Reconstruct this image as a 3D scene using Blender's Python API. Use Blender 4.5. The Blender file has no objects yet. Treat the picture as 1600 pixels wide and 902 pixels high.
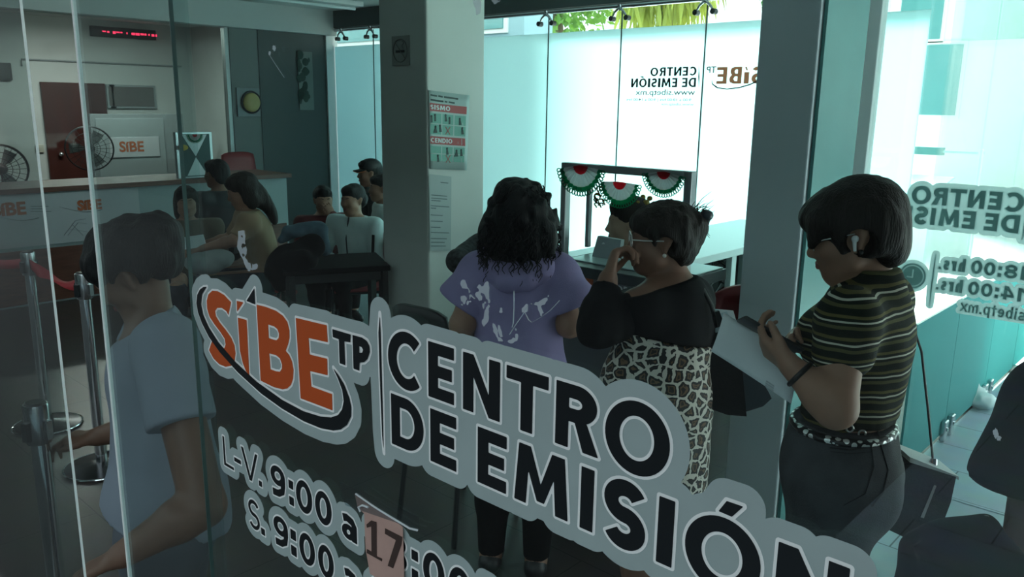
import bpy, bmesh, math, random
import numpy as np
from mathutils import Vector, Matrix, Euler

random.seed(7)
NR = np.random.RandomState(11)
SC = bpy.context.scene
COL = SC.collection

# ------------------------------------------------------------------ camera
_pl = np.array([-614.7, 145.0]); _pv = np.array([717.4, 6123.5]); _c = np.array([800., 451.]); FPX = 1272.3; CAMZ = 1.8
_x = -np.append(_pl - _c, FPX); _x /= np.linalg.norm(_x)
_z = -np.append(_pv - _c, FPX); _z -= (_z @ _x) * _x; _z /= np.linalg.norm(_z)
_y = np.cross(_z, _x)
RC = np.array([_x, _y, _z])
cam_data = bpy.data.cameras.new('camera'); cam = bpy.data.objects.new('camera', cam_data); COL.objects.link(cam)
cam_data.sensor_fit = 'HORIZONTAL'; cam_data.sensor_width = 36.0; cam_data.lens = 36.0 * FPX / 1600.0
cam_data.clip_start = 0.02; cam_data.clip_end = 200
_m = Matrix(((RC[0, 0], -RC[0, 1], -RC[0, 2], 0), (RC[1, 0], -RC[1, 1], -RC[1, 2], 0), (RC[2, 0], -RC[2, 1], -RC[2, 2], CAMZ), (0, 0, 0, 1)))
cam.matrix_world = _m
SC.camera = cam

# ------------------------------------------------------------------ light and exposure
SC.view_settings.view_transform = 'Standard'; SC.view_settings.look = 'None'
SC.view_settings.gamma = 1.0; SC.view_settings.use_curve_mapping = False
SC.view_settings.exposure = 0.6
wd = bpy.data.worlds.new('sky'); SC.world = wd; wd.use_nodes = True
wn = wd.node_tree.nodes; wl = wd.node_tree.links
bg = wn['Background']; bg.inputs[0].default_value = (0.86, 0.95, 1.0, 1); bg.inputs[1].default_value = 1.5
sd = bpy.data.lights.new('sun', 'SUN'); sun = bpy.data.objects.new('sun', sd); COL.objects.link(sun)
sd.energy = 24; sd.angle = 0.14; sd.color = (1.0, 0.96, 0.88)
SUN_TO = Vector((-0.42, 0.46, 0.78)).normalized()
sun.rotation_euler = (-SUN_TO).to_track_quat('-Z', 'Y').to_euler(); sun.location = (4, 9, 9)
SC.cycles.max_bounces = 12; SC.cycles.transparent_max_bounces = 24; SC.cycles.transmission_bounces = 8
SC.cycles.caustics_reflective = False; SC.cycles.caustics_refractive = False
SC.cycles.sample_clamp_indirect = 6.0

# ------------------------------------------------------------------ pixel rays: real places found from the photograph
def ray(px, py): return RC @ np.array([px - _c[0], py - _c[1], FPX])
CO = np.array([0, 0, CAMZ])
def onY(px, py, Y): r = ray(px, py); return CO + r * (Y / r[1])
def onX(px, py, X): r = ray(px, py); return CO + r * (X / r[0])
def onZ(px, py, Z): r = ray(px, py); return CO + r * ((Z - CAMZ) / r[2])
def Q(px, py, d): return CO + ray(px, py) * (d / FPX)
V = lambda *a: np.array(a, float)
def nrm(v): v = np.asarray(v, float); return v / np.linalg.norm(v)
RT = nrm([RC[0, 0], RC[1, 0], 0])          # to the right of the photograph, level
AW = nrm([RC[0, 2], RC[1, 2], 0])          # away from the camera, level
UP = V(0, 0, 1)

# ------------------------------------------------------------------ materials
MATS = {}
def mat(name, col, rough=0.6, metal=0.0, spec=0.5, noise=0.0, nscale=12.0, bump=0.0, bscale=60.0, sheen=0.0, alpha=None, stretch=None):
    if name in MATS: return MATS[name]
    m = bpy.data.materials.new(name); m.use_nodes = True; nt = m.node_tree; n = nt.nodes; l = nt.links
    b = n['Principled BSDF']; c = (*col, 1)
    b.inputs['Base Color'].default_value = c; b.inputs['Roughness'].default_value = rough
    b.inputs['Metallic'].default_value = metal; b.inputs['Specular IOR Level'].default_value = spec
    if sheen: b.inputs['Sheen Weight'].default_value = sheen
    if alpha is not None: b.inputs['Alpha'].default_value = alpha
    tc = n.new('ShaderNodeTexCoord')
    vec = tc.outputs['Object']
    if stretch:
        mp = n.new('ShaderNodeMapping'); mp.inputs['Scale'].default_value = stretch; l.new(vec, mp.inputs['Vector']); vec = mp.outputs['Vector']
    if noise:
        t = n.new('ShaderNodeTexNoise'); t.inputs['Scale'].default_value = nscale; t.inputs['Detail'].default_value = 5; l.new(vec, t.inputs['Vector'])
        r = n.new('ShaderNodeMapRange'); r.inputs['From Min'].default_value = 0.3; r.inputs['From Max'].default_value = 0.7
        r.inputs['To Min'].default_value = 1 - noise; r.inputs['To Max'].default_value = 1 + noise; l.new(t.outputs['Fac'], r.inputs['Value'])
        mx = n.new('ShaderNodeVectorMath'); mx.operation = 'SCALE'; mx.inputs[0].default_value = col; l.new(r.outputs['Result'], mx.inputs['Scale'])
        l.new(mx.outputs['Vector'], b.inputs['Base Color'])
    if bump:
        t2 = n.new('ShaderNodeTexNoise'); t2.inputs['Scale'].default_value = bscale; t2.inputs['Detail'].default_value = 4; l.new(vec, t2.inputs['Vector'])
        bp = n.new('ShaderNodeBump'); bp.inputs['Strength'].default_value = bump; bp.inputs['Distance'].default_value = 0.01
        l.new(t2.outputs['Fac'], bp.inputs['Height']); l.new(bp.outputs['Normal'], b.inputs['Normal'])
    MATS[name] = m; return m

def glass_mat(name, tint, refl=1.0, rough=0.0):
    if name in MATS: return MATS[name]
    m = bpy.data.materials.new(name); m.use_nodes = True; n = m.node_tree.nodes; l = m.node_tree.links
    n.remove(n['Principled BSDF']); out = n['Material Output']
    tr = n.new('ShaderNodeBsdfTransparent'); tr.inputs[0].default_value = (*tint, 1)
    gl = n.new('ShaderNodeBsdfGlossy'); gl.inputs['Color'].default_value = (refl, refl, refl, 1); gl.inputs['Roughness'].default_value = rough
    lw = n.new('ShaderNodeLayerWeight'); lw.inputs['Blend'].default_value = 0.5
    pw = n.new('ShaderNodeMath'); pw.operation = 'POWER'; pw.inputs[1].default_value = 5; l.new(lw.outputs['Facing'], pw.inputs[0])
    fr = n.new('ShaderNodeMath'); fr.operation = 'MULTIPLY_ADD'; fr.inputs[1].default_value = 0.96; fr.inputs[2].default_value = 0.04; l.new(pw.outputs[0], fr.inputs[0])
    mx = n.new('ShaderNodeMixShader'); l.new(fr.outputs[0], mx.inputs[0]); l.new(tr.outputs[0], mx.inputs[1]); l.new(gl.outputs[0], mx.inputs[2])
    l.new(mx.outputs[0], out.inputs['Surface']); MATS[name] = m; return m

def frost_mat(name, trans, diff, mixd=0.3):
    if name in MATS: return MATS[name]
    m = bpy.data.materials.new(name); m.use_nodes = True; n = m.node_tree.nodes; l = m.node_tree.links
    n.remove(n['Principled BSDF']); out = n['Material Output']
    tr = n.new('ShaderNodeBsdfTranslucent'); tr.inputs[0].default_value = (*trans, 1)
    df = n.new('ShaderNodeBsdfDiffuse'); df.inputs[0].default_value = (*diff, 1)
    mx = n.new('ShaderNodeMixShader'); mx.inputs[0].default_value = mixd
    l.new(tr.outputs[0], mx.inputs[1]); l.new(df.outputs[0], mx.inputs[2]); l.new(mx.outputs[0], out.inputs['Surface'])
    MATS[name] = m; return m

def emit_mat(name, col, s):
    if name in MATS: return MATS[name]
    m = bpy.data.materials.new(name); m.use_nodes = True; b = m.node_tree.nodes['Principled BSDF']
    b.inputs['Base Color'].default_value = (*col, 1); b.inputs['Emission Color'].default_value = (*col, 1); b.inputs['Emission Strength'].default_value = s
    MATS[name] = m; return m

def ramp_nodes(m, fac_socket, stops, target, interp='CONSTANT'):
    n = m.node_tree.nodes; l = m.node_tree.links
    r = n.new('ShaderNodeValToRGB'); r.color_ramp.interpolation = interp
    els = r.color_ramp.elements
    while len(els) > 1: els.remove(els[-1])
    els[0].position = stops[0][0]; els[0].color = (*stops[0][1], 1)
    for p, c in stops[1:]:
        e = els.new(p); e.color = (*c, 1)
    l.new(fac_socket, r.inputs[0]); l.new(r.outputs[0], target); return r

# ------------------------------------------------------------------ scene objects
def tag(o, label=None, cat=None, group=None, kind=None):
    if label: o['label'] = label
    if cat: o['category'] = cat
    if group: o['group'] = group
    if kind: o['kind'] = kind
    return o
def empty(name, label, cat, loc=(0, 0, 0), rz=0.0, group=None):
    o = bpy.data.objects.new(name, None); COL.objects.link(o); o.empty_display_size = 0.1
    o.location = [float(v) for v in loc]; o.rotation_euler = (0, 0, rz); return tag(o, label, cat, group)
def link_mesh(name, me, m=None, parent=None, smooth=False):
    o = bpy.data.objects.new(name, me); COL.objects.link(o)
    if m is not None:
        for mm in (m if isinstance(m, (list, tuple)) else [m]): me.materials.append(mm)
    if smooth: me.polygons.foreach_set('use_smooth', [True] * len(me.polygons))
    if parent is not None: o.parent = parent
    return o
def pydata(name, vs, fs, m=None, parent=None, smooth=False, org=None):
    vs = np.asarray(vs, float)
    if org is not None: vs = vs - np.asarray(org, float)
    me = bpy.data.meshes.new(name); me.from_pydata([tuple(v) for v in vs], [], [tuple(int(i) for i in f) for f in fs]); me.validate(); me.update()
    return link_mesh(name, me, m, parent, smooth)

class MB:
    """collects simple shapes into one mesh"""
    def __init__(s): s.v = []; s.f = []
    def add(s, vs, fs):
        o = len(s.v); s.v += [tuple(float(q) for q in v) for v in vs]; s.f += [tuple(i + o for i in f) for f in fs]; return s
    def box(s, lo, hi, bev=0.0):
        bm = bmesh.new(); bmesh.ops.create_cube(bm, size=1.0)
        lo = np.minimum(lo, hi) if False else np.array(lo, float); hi = np.array(hi, float)
        for v in bm.verts: v.co = Vector(((lo + hi) / 2 + np.array(v.co) * (hi - lo)).tolist())
        if bev: bmesh.ops.bevel(bm, geom=bm.edges[:], offset=bev, segments=2, affect='EDGES', profile=0.5)
        return s.bm(bm)
    def bm(s, bm, M=None):
        bm.verts.index_update()
        vs = [(M @ v.co if M else v.co.copy()) for v in bm.verts]; fs = [[v.index for v in f.verts] for f in bm.faces]; bm.free(); return s.add(vs, fs)
    def obox(s, c, ax, half, bev=0.0):
        """box at c with axes ax (3 unit vectors) and half sizes"""
        bm = bmesh.new(); bmesh.ops.create_cube(bm, size=2.0)
        for v in bm.verts: v.co = Vector((v.co.x * half[0], v.co.y * half[1], v.co.z * half[2]))
        if bev: bmesh.ops.bevel(bm, geom=bm.edges[:], offset=bev, segments=2, affect='EDGES', profile=0.5)
        c = np.array(c, float)
        for v in bm.verts: v.co = Vector((c + v.co.x * np.array(ax[0]) + v.co.y * np.array(ax[1]) + v.co.z * np.array(ax[2])).tolist())
        return s.bm(bm)
    def tube(s, pts, r, n=12, cap=True, closed=False, flat=None):
        P = [np.array(p, float) for p in pts]; N = len(P)
        rr = r if isinstance(r, (list, tuple, np.ndarray)) else [r] * N
        vs = []; fs = []; ref = None
        for i in range(N):
            if closed: t = P[(i + 1) % N] - P[i - 1]
            else: t = P[min(i + 1, N - 1)] - P[max(i - 1, 0)]
            t = nrm(t)
            if ref is None: ref = np.cross(t, UP if abs(t[2]) < .9 else V(1, 0, 0))
            u = nrm(ref - (ref @ t) * t); ref = u; w = np.cross(t, u)
            for k in range(n):
                a = 2 * math.pi * k / n; e = rr[i]
                vs.append(P[i] + u * math.cos(a) * e + w * math.sin(a) * e * (flat or 1))
        for i in range(N if closed else N - 1):
            j = (i + 1) % N
            for k in range(n):
                fs.append((i * n + k, i * n + (k + 1) % n, j * n + (k + 1) % n, j * n + k))
        if cap and not closed: fs += [tuple(range(n))[::-1], tuple(range((N - 1) * n, N * n))]
        return s.add(vs, fs)
    def lathe(s, prof, c=(0, 0, 0), n=32):
        vs = []; fs = []; m = len(prof)
        for r, z in prof:
            for k in range(n):
                a = 2 * math.pi * k / n; vs.append((c[0] + r * math.cos(a), c[1] + r * math.sin(a), c[2] + z))
        for i in range(m - 1):
            for k in range(n): fs.append((i * n + k, i * n + (k + 1) % n, (i + 1) * n + (k + 1) % n, (i + 1) * n + k))
        fs += [tuple(range(n))[::-1], tuple(range((m - 1) * n, m * n))]
        return s.add(vs, fs)
    def ball(s, c, r, n=12, R=None):
        bm = bmesh.new(); bmesh.ops.create_uvsphere(bm, u_segments=n * 2, v_segments=n, radius=1.0)
        r = np.array(r if hasattr(r, '__len__') else [r] * 3, float)
        for v in bm.verts:
            q = np.array(v.co) * r
            if R is not None: q = R @ q
            v.co = Vector((np.array(c) + q).tolist())
        return s.bm(bm)
    def prism(s, pts, d):
        """flat polygon pts (3D) pushed along vector d"""
        n = len(pts); P = [np.array(p, float) for p in pts]; d = np.array(d, float)
        return s.add(P + [p + d for p in P], [tuple(range(n))[::-1], tuple(range(n, 2 * n))] + [(i, (i + 1) % n, (i + 1) % n + n, i + n) for i in range(n)])
    def sheet(s, grid):
        """grid[i][j] of points"""
        a = len(grid); b = len(grid[0]); vs = [p for r in grid for p in r]
        return s.add(vs, [(i * b + j, i * b + j + 1, (i + 1) * b + j + 1, (i + 1) * b + j) for i in range(a - 1) for j in range(b - 1)])
    def build(s, name, m, parent=None, smooth=False, org=None):
        if org is None and parent is not None: org = WORLD_BASE.get(parent.name)
        o = pydata(name, s.v, s.f, m, parent, False, org)
        if smooth:
            me = o.data; me.polygons.foreach_set('use_smooth', [True] * len(me.polygons))
            try: me.set_sharp_from_angle(angle=math.radians(40))
            except Exception: pass
        return o
WORLD_BASE = {}
def thing(name, label, cat, base, group=None):
    """an Empty at the thing's base; parts are given in world places and moved under it"""
    o = empty(name, label, cat, base, 0, group); WORLD_BASE[o.name] = np.array(base, float); return o
def sub_of(o, parent):
    """register a part so that sub-parts given in world places land right"""
    WORLD_BASE[o.name] = WORLD_BASE[parent.name]; return o
def single(mb, name, m, base, label, cat, group=None, smooth=False):
    o = mb.build(name, m, None, smooth, org=base); o.location = [float(v) for v in base]; return tag(o, label, cat, group)
def struct(mb, name, m, smooth=False):
    o = mb.build(name, m, None, smooth); o['kind'] = 'structure'; return o
def copy_tree(o, parent=None):
    c = o.copy(); COL.objects.link(c)
    if parent is not None: c.parent = parent
    for ch in list(o.children): copy_tree(ch, c)
    return c

# ------------------------------------------------------------------ rounded volumes: one continuous surface from many limbs
def value_noise(P, freq, seed=0):
    rs = np.random.RandomState(seed); T = rs.rand(32, 32, 32).astype(np.float32) * 2 - 1
    q = P * freq; i = np.floor(q).astype(int); f = (q - i).astype(np.float32); f = f * f * (3 - 2 * f)
    r = 0
    for a in (0, 1):
        for b in (0, 1):
            for c in (0, 1):
                w = (f[..., 0] if a else 1 - f[..., 0]) * (f[..., 1] if b else 1 - f[..., 1]) * (f[..., 2] if c else 1 - f[..., 2])
                r = r + w * T[(i[..., 0] + a) % 32, (i[..., 1] + b) % 32, (i[..., 2] + c) % 32]
    return r

def C(a, b, ra, rb=None, k=None): return ('c', np.array(a, float), np.array(b, float), ra, ra if rb is None else rb, k)
def E(c, r, R=None, k=None): return ('e', np.array(c, float), np.array(r, float), np.eye(3) if R is None else np.array(R), k)
def inflate(prims, d):
    out = []
    for p in prims:
        if p[0] == 'c': out.append(('c', p[1], p[2], p[3] + d, p[4] + d, p[5]))
        else: out.append(('e', p[1], p[2] + d, p[3], p[4]))
    return out
def sdf_eval(prims, lo, shape, h, k):
    D = np.full(shape, 9.0, np.float32); ks = k
    for p in prims:
        kk = p[-1] if p[-1] is not None else ks
        if p[0] == 'c':
            m = max(p[3], p[4]); blo = np.minimum(p[1], p[2]) - m; bhi = np.maximum(p[1], p[2]) + m
        else:
            m = p[2].max(); blo = p[1] - m; bhi = p[1] + m
        pad = kk + 4 * h
        i0 = np.maximum(np.floor((blo - pad - lo) / h).astype(int), 0); i1 = np.minimum(np.ceil((bhi + pad - lo) / h).astype(int) + 1, shape)
        if np.any(i1 <= i0): continue
        ax = [lo[a] + h * np.arange(i0[a], i1[a]) for a in range(3)]
        X = ax[0][:, None, None]; Y = ax[1][None, :, None]; Z = ax[2][None, None, :]
        if p[0] == 'c':
            a, b = p[1], p[2]; ab = b - a; L = max(ab @ ab, 1e-9)
            t = np.clip(((X - a[0]) * ab[0] + (Y - a[1]) * ab[1] + (Z - a[2]) * ab[2]) / L, 0, 1)
            d = np.sqrt((X - a[0] - t * ab[0]) ** 2 + (Y - a[1] - t * ab[1]) ** 2 + (Z - a[2] - t * ab[2]) ** 2) - (p[3] + t * (p[4] - p[3]))
        else:
            R = p[3]; x, y, z = X - p[1][0], Y - p[1][1], Z - p[1][2]
            q = [R[0, i] * x + R[1, i] * y + R[2, i] * z for i in range(3)]; r = p[2]
            k0 = np.sqrt((q[0] / r[0]) ** 2 + (q[1] / r[1]) ** 2 + (q[2] / r[2]) ** 2) + 1e-9
            k1 = np.sqrt((q[0] / r[0] ** 2) ** 2 + (q[1] / r[1] ** 2) ** 2 + (q[2] / r[2] ** 2) ** 2) + 1e-9
            d = k0 * (k0 - 1) / k1
        s = (slice(i0[0], i1[0]), slice(i0[1], i1[1]), slice(i0[2], i1[2])); A = D[s]
        hh = np.maximum(kk - np.abs(A - d), 0) / max(kk, 1e-6)
        D[s] = np.minimum(A, d) - hh * hh * kk * 0.25
    return D
def bounds(prims, pad):
    lo = np.full(3, 1e9); hi = -lo
    for p in prims:
        if p[0] == 'c': m = max(p[3], p[4]); a = np.minimum(p[1], p[2]) - m; b = np.maximum(p[1], p[2]) + m
        else: m = p[2].max(); a = p[1] - m; b = p[1] + m
        lo = np.minimum(lo, a); hi = np.maximum(hi, b)
    return lo - pad, hi + pad
def surf_nets(D, lo, h):
    S = D < 0
    n = np.array(D.shape) - 1
    cnt = np.zeros(n, np.float32); acc = np.zeros((*n, 3), np.float32)
    for ax in range(3):
        o = [a for a in range(3) if a != ax]
        for u in (0, 1):
            for v in (0, 1):
                st = [0, 0, 0]; st[o[0]] = u; st[o[1]] = v; en = list(st); en[ax] = 1
                s0 = tuple(slice(st[a], st[a] + n[a]) for a in range(3)); s1 = tuple(slice(en[a], en[a] + n[a]) for a in range(3))
                d0, d1 = D[s0], D[s1]; cr = S[s0] != S[s1]
                t = np.where(cr, d0 / np.where(cr, d0 - d1, 1), 0)
                cnt += cr; acc[..., ax] += np.where(cr, t, 0); acc[..., o[0]] += np.where(cr, u, 0); acc[..., o[1]] += np.where(cr, v, 0)
    idx = np.nonzero(cnt > 0); ids = np.full(n, -1, np.int64); ids[idx] = np.arange(len(idx[0]))
    P = lo + h * (np.stack(idx, 1) + acc[idx] / cnt[idx][:, None])
    F = []
    for ax in range(3):
        o = [(ax + 1) % 3, (ax + 2) % 3]
        st = [1, 1, 1]; st[ax] = 0; m = n.copy()
        s0 = tuple(slice(st[a], m[a]) for a in range(3)); en = list(s0); en[ax] = slice(1, m[ax] + 1)
        A = S[s0]; B = S[tuple(en)]
        for flip in (False, True):
            w = np.nonzero(A & ~B if not flip else ~A & B)
            if not len(w[0]): continue
            base = np.stack(w, 1) + np.array(st)
            def cell(du, dv):
                q = base.copy(); q[:, o[0]] -= du; q[:, o[1]] -= dv; return ids[q[:, 0], q[:, 1], q[:, 2]]
            quad = np.stack([cell(1, 1), cell(0, 1), cell(0, 0), cell(1, 0)], 1)
            if flip: quad = quad[:, ::-1]
            F.append(quad)
    F = np.concatenate(F); F = F[(F >= 0).all(1)]
    return P, F
def volume(name, prims, m, parent, h=0.007, k=0.03, post=None, smooth_it=2, pad=None, box=None):
    pad = 3 * h + 0.03 if pad is None else pad
    lo, hi = box if box is not None else bounds(prims, pad); shape = tuple(np.ceil((hi - lo) / h).astype(int) + 1)
    D = sdf_eval(prims, lo, shape, h, k)
    if post is not None:
        G = np.stack(np.meshgrid(*[lo[a] + h * np.arange(shape[a]) for a in range(3)], indexing='ij'), -1).astype(np.float32)
        D = post(G, D)
    P, F = surf_nets(D, lo, h)
    for _ in range(smooth_it):      # light relaxing
        S = np.zeros_like(P); N = np.zeros(len(P))
        for a in range(4):
            i, j = F[:, a], F[:, (a + 1) % 4]
            for c in range(3):
                S[:, c] += np.bincount(i, P[j, c], len(P)) + np.bincount(j, P[i, c], len(P))
            N += np.bincount(i, minlength=len(P)) + np.bincount(j, minlength=len(P))
        P = 0.5 * P + 0.5 * S / np.maximum(N, 1)[:, None]
    org = WORLD_BASE.get(parent.name, np.zeros(3)) if parent is not None else np.zeros(3)
    P = P - org
    me = bpy.data.meshes.new(name)
    me.vertices.add(len(P)); me.vertices.foreach_set('co', P.astype(np.float32).ravel())
    me.loops.add(F.size); me.loops.foreach_set('vertex_index', F.astype(np.int32).ravel())
    me.polygons.add(len(F)); me.polygons.foreach_set('loop_start', np.arange(0, F.size, 4, dtype=np.int32))
    me.polygons.foreach_set('loop_total', np.full(len(F), 4, np.int32))
    me.update(calc_edges=True); me.validate()
    return link_mesh(name, me, m, parent, True)
# ------------------------------------------------------------------ flat lettering cut from vinyl
def ring_sdf(rings, U, W):
    d = np.full(U.shape, 9.0); ins = np.zeros(U.shape, bool)
    for r in rings:
        n = len(r)
        for i in range(n):
            ax, ay = r[i]; bx, by = r[(i + 1) % n]
            ex, ey = bx - ax, by - ay; L = ex * ex + ey * ey
            if L < 1e-14: continue
            t = np.clip(((U - ax) * ex + (W - ay) * ey) / L, 0, 1)
            d = np.minimum(d, (U - ax - t * ex) ** 2 + (W - ay - t * ey) ** 2)
            if ay != by:
                c = ((ay > W) != (by > W)) & (U < (bx - ax) * (W - ay) / (by - ay) + ax); ins ^= c
    d = np.sqrt(d); return np.where(ins, -d, d)
def ms_mesh(D, u0, v0, h, level=0.0):
    """filled flat mesh of D < level; D[i, j] at (u0 + i h, v0 + j h)"""
    A = D - level; S = A < 0; vs = []; fs = []; vid = {}
    def vert(key, p):
        if key not in vid: vid[key] = len(vs); vs.append(p)
        return vid[key]
    c = S[:-1, :-1].astype(int) + S[1:, :-1] + S[1:, 1:] + S[:-1, 1:]
    for j in range(c.shape[1]):
        col = c[:, j]; full = np.nonzero(col == 4)[0]
        if len(full):
            br = np.nonzero(np.diff(full) > 1)[0]; st = np.r_[full[0], full[br + 1]]; en = np.r_[full[br], full[-1]] + 1
            for a, b in zip(st, en):
                q = [vert((x, y), (u0 + x * h, v0 + y * h)) for x, y in ((a, j), (b, j), (b, j + 1), (a, j + 1))]; fs.append(q)
        for i in np.nonzero((col > 0) & (col < 4))[0]:
            P = [(i, j), (i + 1, j), (i + 1, j + 1), (i, j + 1)]; poly = []
            for k in range(4):
                a, b = P[k], P[(k + 1) % 4]
                if S[a]: poly.append(vert(a, (u0 + a[0] * h, v0 + a[1] * h)))
                if S[a] != S[b]:
                    t = A[a] / (A[a] - A[b]); kk = (min(a, b), max(a, b))
                    poly.append(vert(kk, (u0 + (a[0] + t * (b[0] - a[0])) * h, v0 + (a[1] + t * (b[1] - a[1])) * h)))
            if len(poly) > 2: fs.append(poly)
    return vs, fs
def arc(cx, cy, rx, ry, a0, a1, n=28):
    return [(cx + rx * math.cos(math.radians(a0 + (a1 - a0) * i / n)), cy + ry * math.sin(math.radians(a0 + (a1 - a0) * i / n))) for i in range(n + 1)]
def stroke(path, T):
    P = [np.array(p, float) for p in path]; L = []; R = []
    for i in range(len(P)):
        t = nrm(P[min(i + 1, len(P) - 1)] - P[max(i - 1, 0)]); nn = np.array([-t[1], t[0]]) * T / 2
        L.append(tuple(P[i] + nn)); R.append(tuple(P[i] - nn))
    return L + R[::-1]
def glyph(ch, w, h, T):
    """list of shapes, each a list of rings, in a box w x h with stem T"""
    t = T * .86
    if ch == 'E': return [[[(0, 0), (w, 0), (w, t), (T, t), (T, (h - t) / 2), (.92 * w, (h - t) / 2), (.92 * w, (h + t) / 2), (T, (h + t) / 2), (T, h - t), (w, h - t), (w, h), (0, h)]]]
    if ch == 'T': return [[[(w / 2 - T / 2, 0), (w / 2 + T / 2, 0), (w / 2 + T / 2, h - t), (w, h - t), (w, h), (0, h), (0, h - t), (w / 2 - T / 2, h - t)]]]
    if ch == 'I': return [[[(0, 0), (w, 0), (w, h), (0, h)]]]
    if ch == 'L': return [[[(0, 0), (w, 0), (w, t), (T, t), (T, h), (0, h)]]]
    if ch == 'N': return [[[(0, 0), (T, 0), (T, h * .62), (w - T, 0), (w, 0), (w, h), (w - T, h), (w - T, h * .38), (T, h), (0, h)]]]
    if ch == 'M':
        q = w * .08
        return [[[(0, 0), (T, 0), (T + q * .5, h * .58), (w / 2 - T * .3, h * .12), (w / 2 + T * .3, h * .12), (w - T - q * .5, h * .58), (w - T, 0), (w, 0), (w - q, h), (w - q - T, h), (w / 2, h * .42), (q + T, h), (q, h)]]]
    if ch == 'V': return [[[(w / 2 - T * .55, 0), (w / 2 + T * .55, 0), (w, h), (w - T * 1.1, h), (w / 2, T * 1.2), (T * 1.1, h), (0, h)]]]
    if ch == 'D':
        o = [(0, 0)] + arc(w - .55 * w, h / 2, .55 * w, h / 2, -90, 90) + [(0, h)]
        i = [(T, t)] + arc(w - .55 * w, h / 2, .55 * w - T, h / 2 - t, -90, 90) + [(T, h - t)]
        return [[o, i]]
    if ch in 'O0': return [[arc(w / 2, h / 2, w / 2, h / 2, 0, 360, 48)[:-1], arc(w / 2, h / 2, w / 2 - T, h / 2 - t, 0, 360, 48)[:-1]]]
    if ch == 'C':
        return [[arc(w * .55, h / 2, w * .55, h / 2, 48, 312, 40) + arc(w * .55, h / 2, w * .55 - T, h / 2 - t, 318, 42, 40)]]
    if ch == 'S':
        r = w / 2 - T / 2; a = (h - T) / 4
        path = arc(w / 2, h - T / 2 - a, r, a, 25, 270, 24)[:-1] + arc(w / 2, T / 2 + a, r, a, 90, -155, 24)
        return [[stroke(path, T)]]
    if ch == 'R':
        ry = h * .29; cy = h - ry; cx = w * .5
        o = [(0, 0), (T, 0), (T, h - 2 * ry + 0), (cx * .9, h - 2 * ry), (w - T * 1.15, 0), (w, 0), (w * .72, h - 2 * ry + t * .2)] + arc(cx, cy, w * .44, ry, -62, 90, 20) + [(0, h)]
        i = [(T, h - 2 * ry + t)] + arc(cx * .95, cy, w * .44 - T, ry - t, -90, 90, 16) + [(T, h - t)]
        return [[o, i]]
    if ch == '9':
        cy = h * .69
        return [[arc(w / 2, cy, w / 2, h * .31, 0, 360, 40)[:-1], arc(w / 2, cy, w / 2 - T, h * .31 - t * .9, 0, 360, 32)[:-1]], [stroke([(w - T / 2, h * .74), (w - T / 2, h * .48), (w * .80, h * .26), (w * .52, T * .62), (w * .10, T * .5)], T)]]
    if ch == '8':
        a = h * .27; b = h * .29
        return [[arc(w / 2, h - a, w * .46, a, 0, 360, 36)[:-1], arc(w / 2, h - a, w * .46 - T, a - t, 0, 360, 28)[:-1]], [arc(w / 2, b, w / 2, b, 0, 360, 36)[:-1], arc(w / 2, b, w / 2 - T, b - t, 0, 360, 28)[:-1]]]
    if ch == '1': return [[[(w * .45, 0), (w * .45 + T, 0), (w * .45 + T, h), (w * .45, h), (0, h * .78), (0, h * .6), (w * .45, h * .76)]]]
    if ch == '4': return [[[(w * .55, 0), (w * .55 + T, 0), (w * .55 + T, h * .2), (w, h * .2), (w, h * .2 + t), (w * .55 + T, h * .2 + t), (w * .55 + T, h), (w * .5, h), (0, h * .36), (0, h * .2), (w * .55, h * .2)], [(w * .55, h * .2 + t), (T * .9, h * .2 + t), (w * .55, h * .74)]]]
    if ch == ':': return [[[(0, 0), (w, 0), (w, w * 1.1), (0, w * 1.1)]], [[(0, h * .52), (w, h * .52), (w, h * .52 + w * 1.1), (0, h * .52 + w * 1.1)]]]
    if ch == '.': return [[[(0, 0), (w, 0), (w, w), (0, w)]]]
    if ch == '-': return [[[(0, h * .35), (w, h * .35), (w, h * .35 + T), (0, h * .35 + T)]]]
    x = h * .74
    if ch == 'a':
        return [[stroke([(w * .1, x - T * .7), (w * .35, x - T / 2), (w * .7, x - T * .75), (w - T / 2, x * .62), (w - T / 2, 0)], T)], [arc(w * .45, x * .3, w * .45, x * .3, 0, 360, 28)[:-1], arc(w * .45, x * .3, w * .45 - T, x * .3 - t * .8, 0, 360, 20)[:-1]]]
    if ch == 'h': return [[[(0, 0), (T, 0), (T, h), (0, h)]], [stroke([(T / 2, x * .5), (w * .25, x * .85), (w * .55, x - T / 2), (w - T * .6, x * .75), (w - T / 2, x * .5), (w - T / 2, 0)], T)]]
    if ch == 'r': return [[[(0, 0), (T, 0), (T, x), (0, x)]], [stroke([(T / 2, x * .5), (w * .5, x * .85), (w, x - T / 2)], T)]]
    if ch == 's':
        r = w / 2 - T / 2; a = (x - T) / 4
        return [[stroke(arc(w / 2, x - T / 2 - a, r, a, 25, 270, 14)[:-1] + arc(w / 2, T / 2 + a, r, a, 90, -155, 14), T)]]
    if ch == 'w': return [[stroke([(T / 2, x), (w * .28, T * .6), (w / 2, x * .85), (w * .72, T * .6), (w - T / 2, x)], T)]]
    if ch == 'i': return [[[(0, 0), (T, 0), (T, x), (0, x)]], [[(0, h * .86), (T, h * .86), (T, h * .86 + T), (0, h * .86 + T)]]]
    if ch in 'bp':
        y0, y1 = (0, h * 1.05) if ch == 'b' else (-h * .3, x)
        return [[[(0, y0), (T, y0), (T, y1), (0, y1)]], [arc(w / 2, x / 2, w / 2, x / 2, 0, 360, 32)[:-1], arc(w / 2, x / 2, w / 2 - T, x / 2 - t, 0, 360, 24)[:-1]]]
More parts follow.
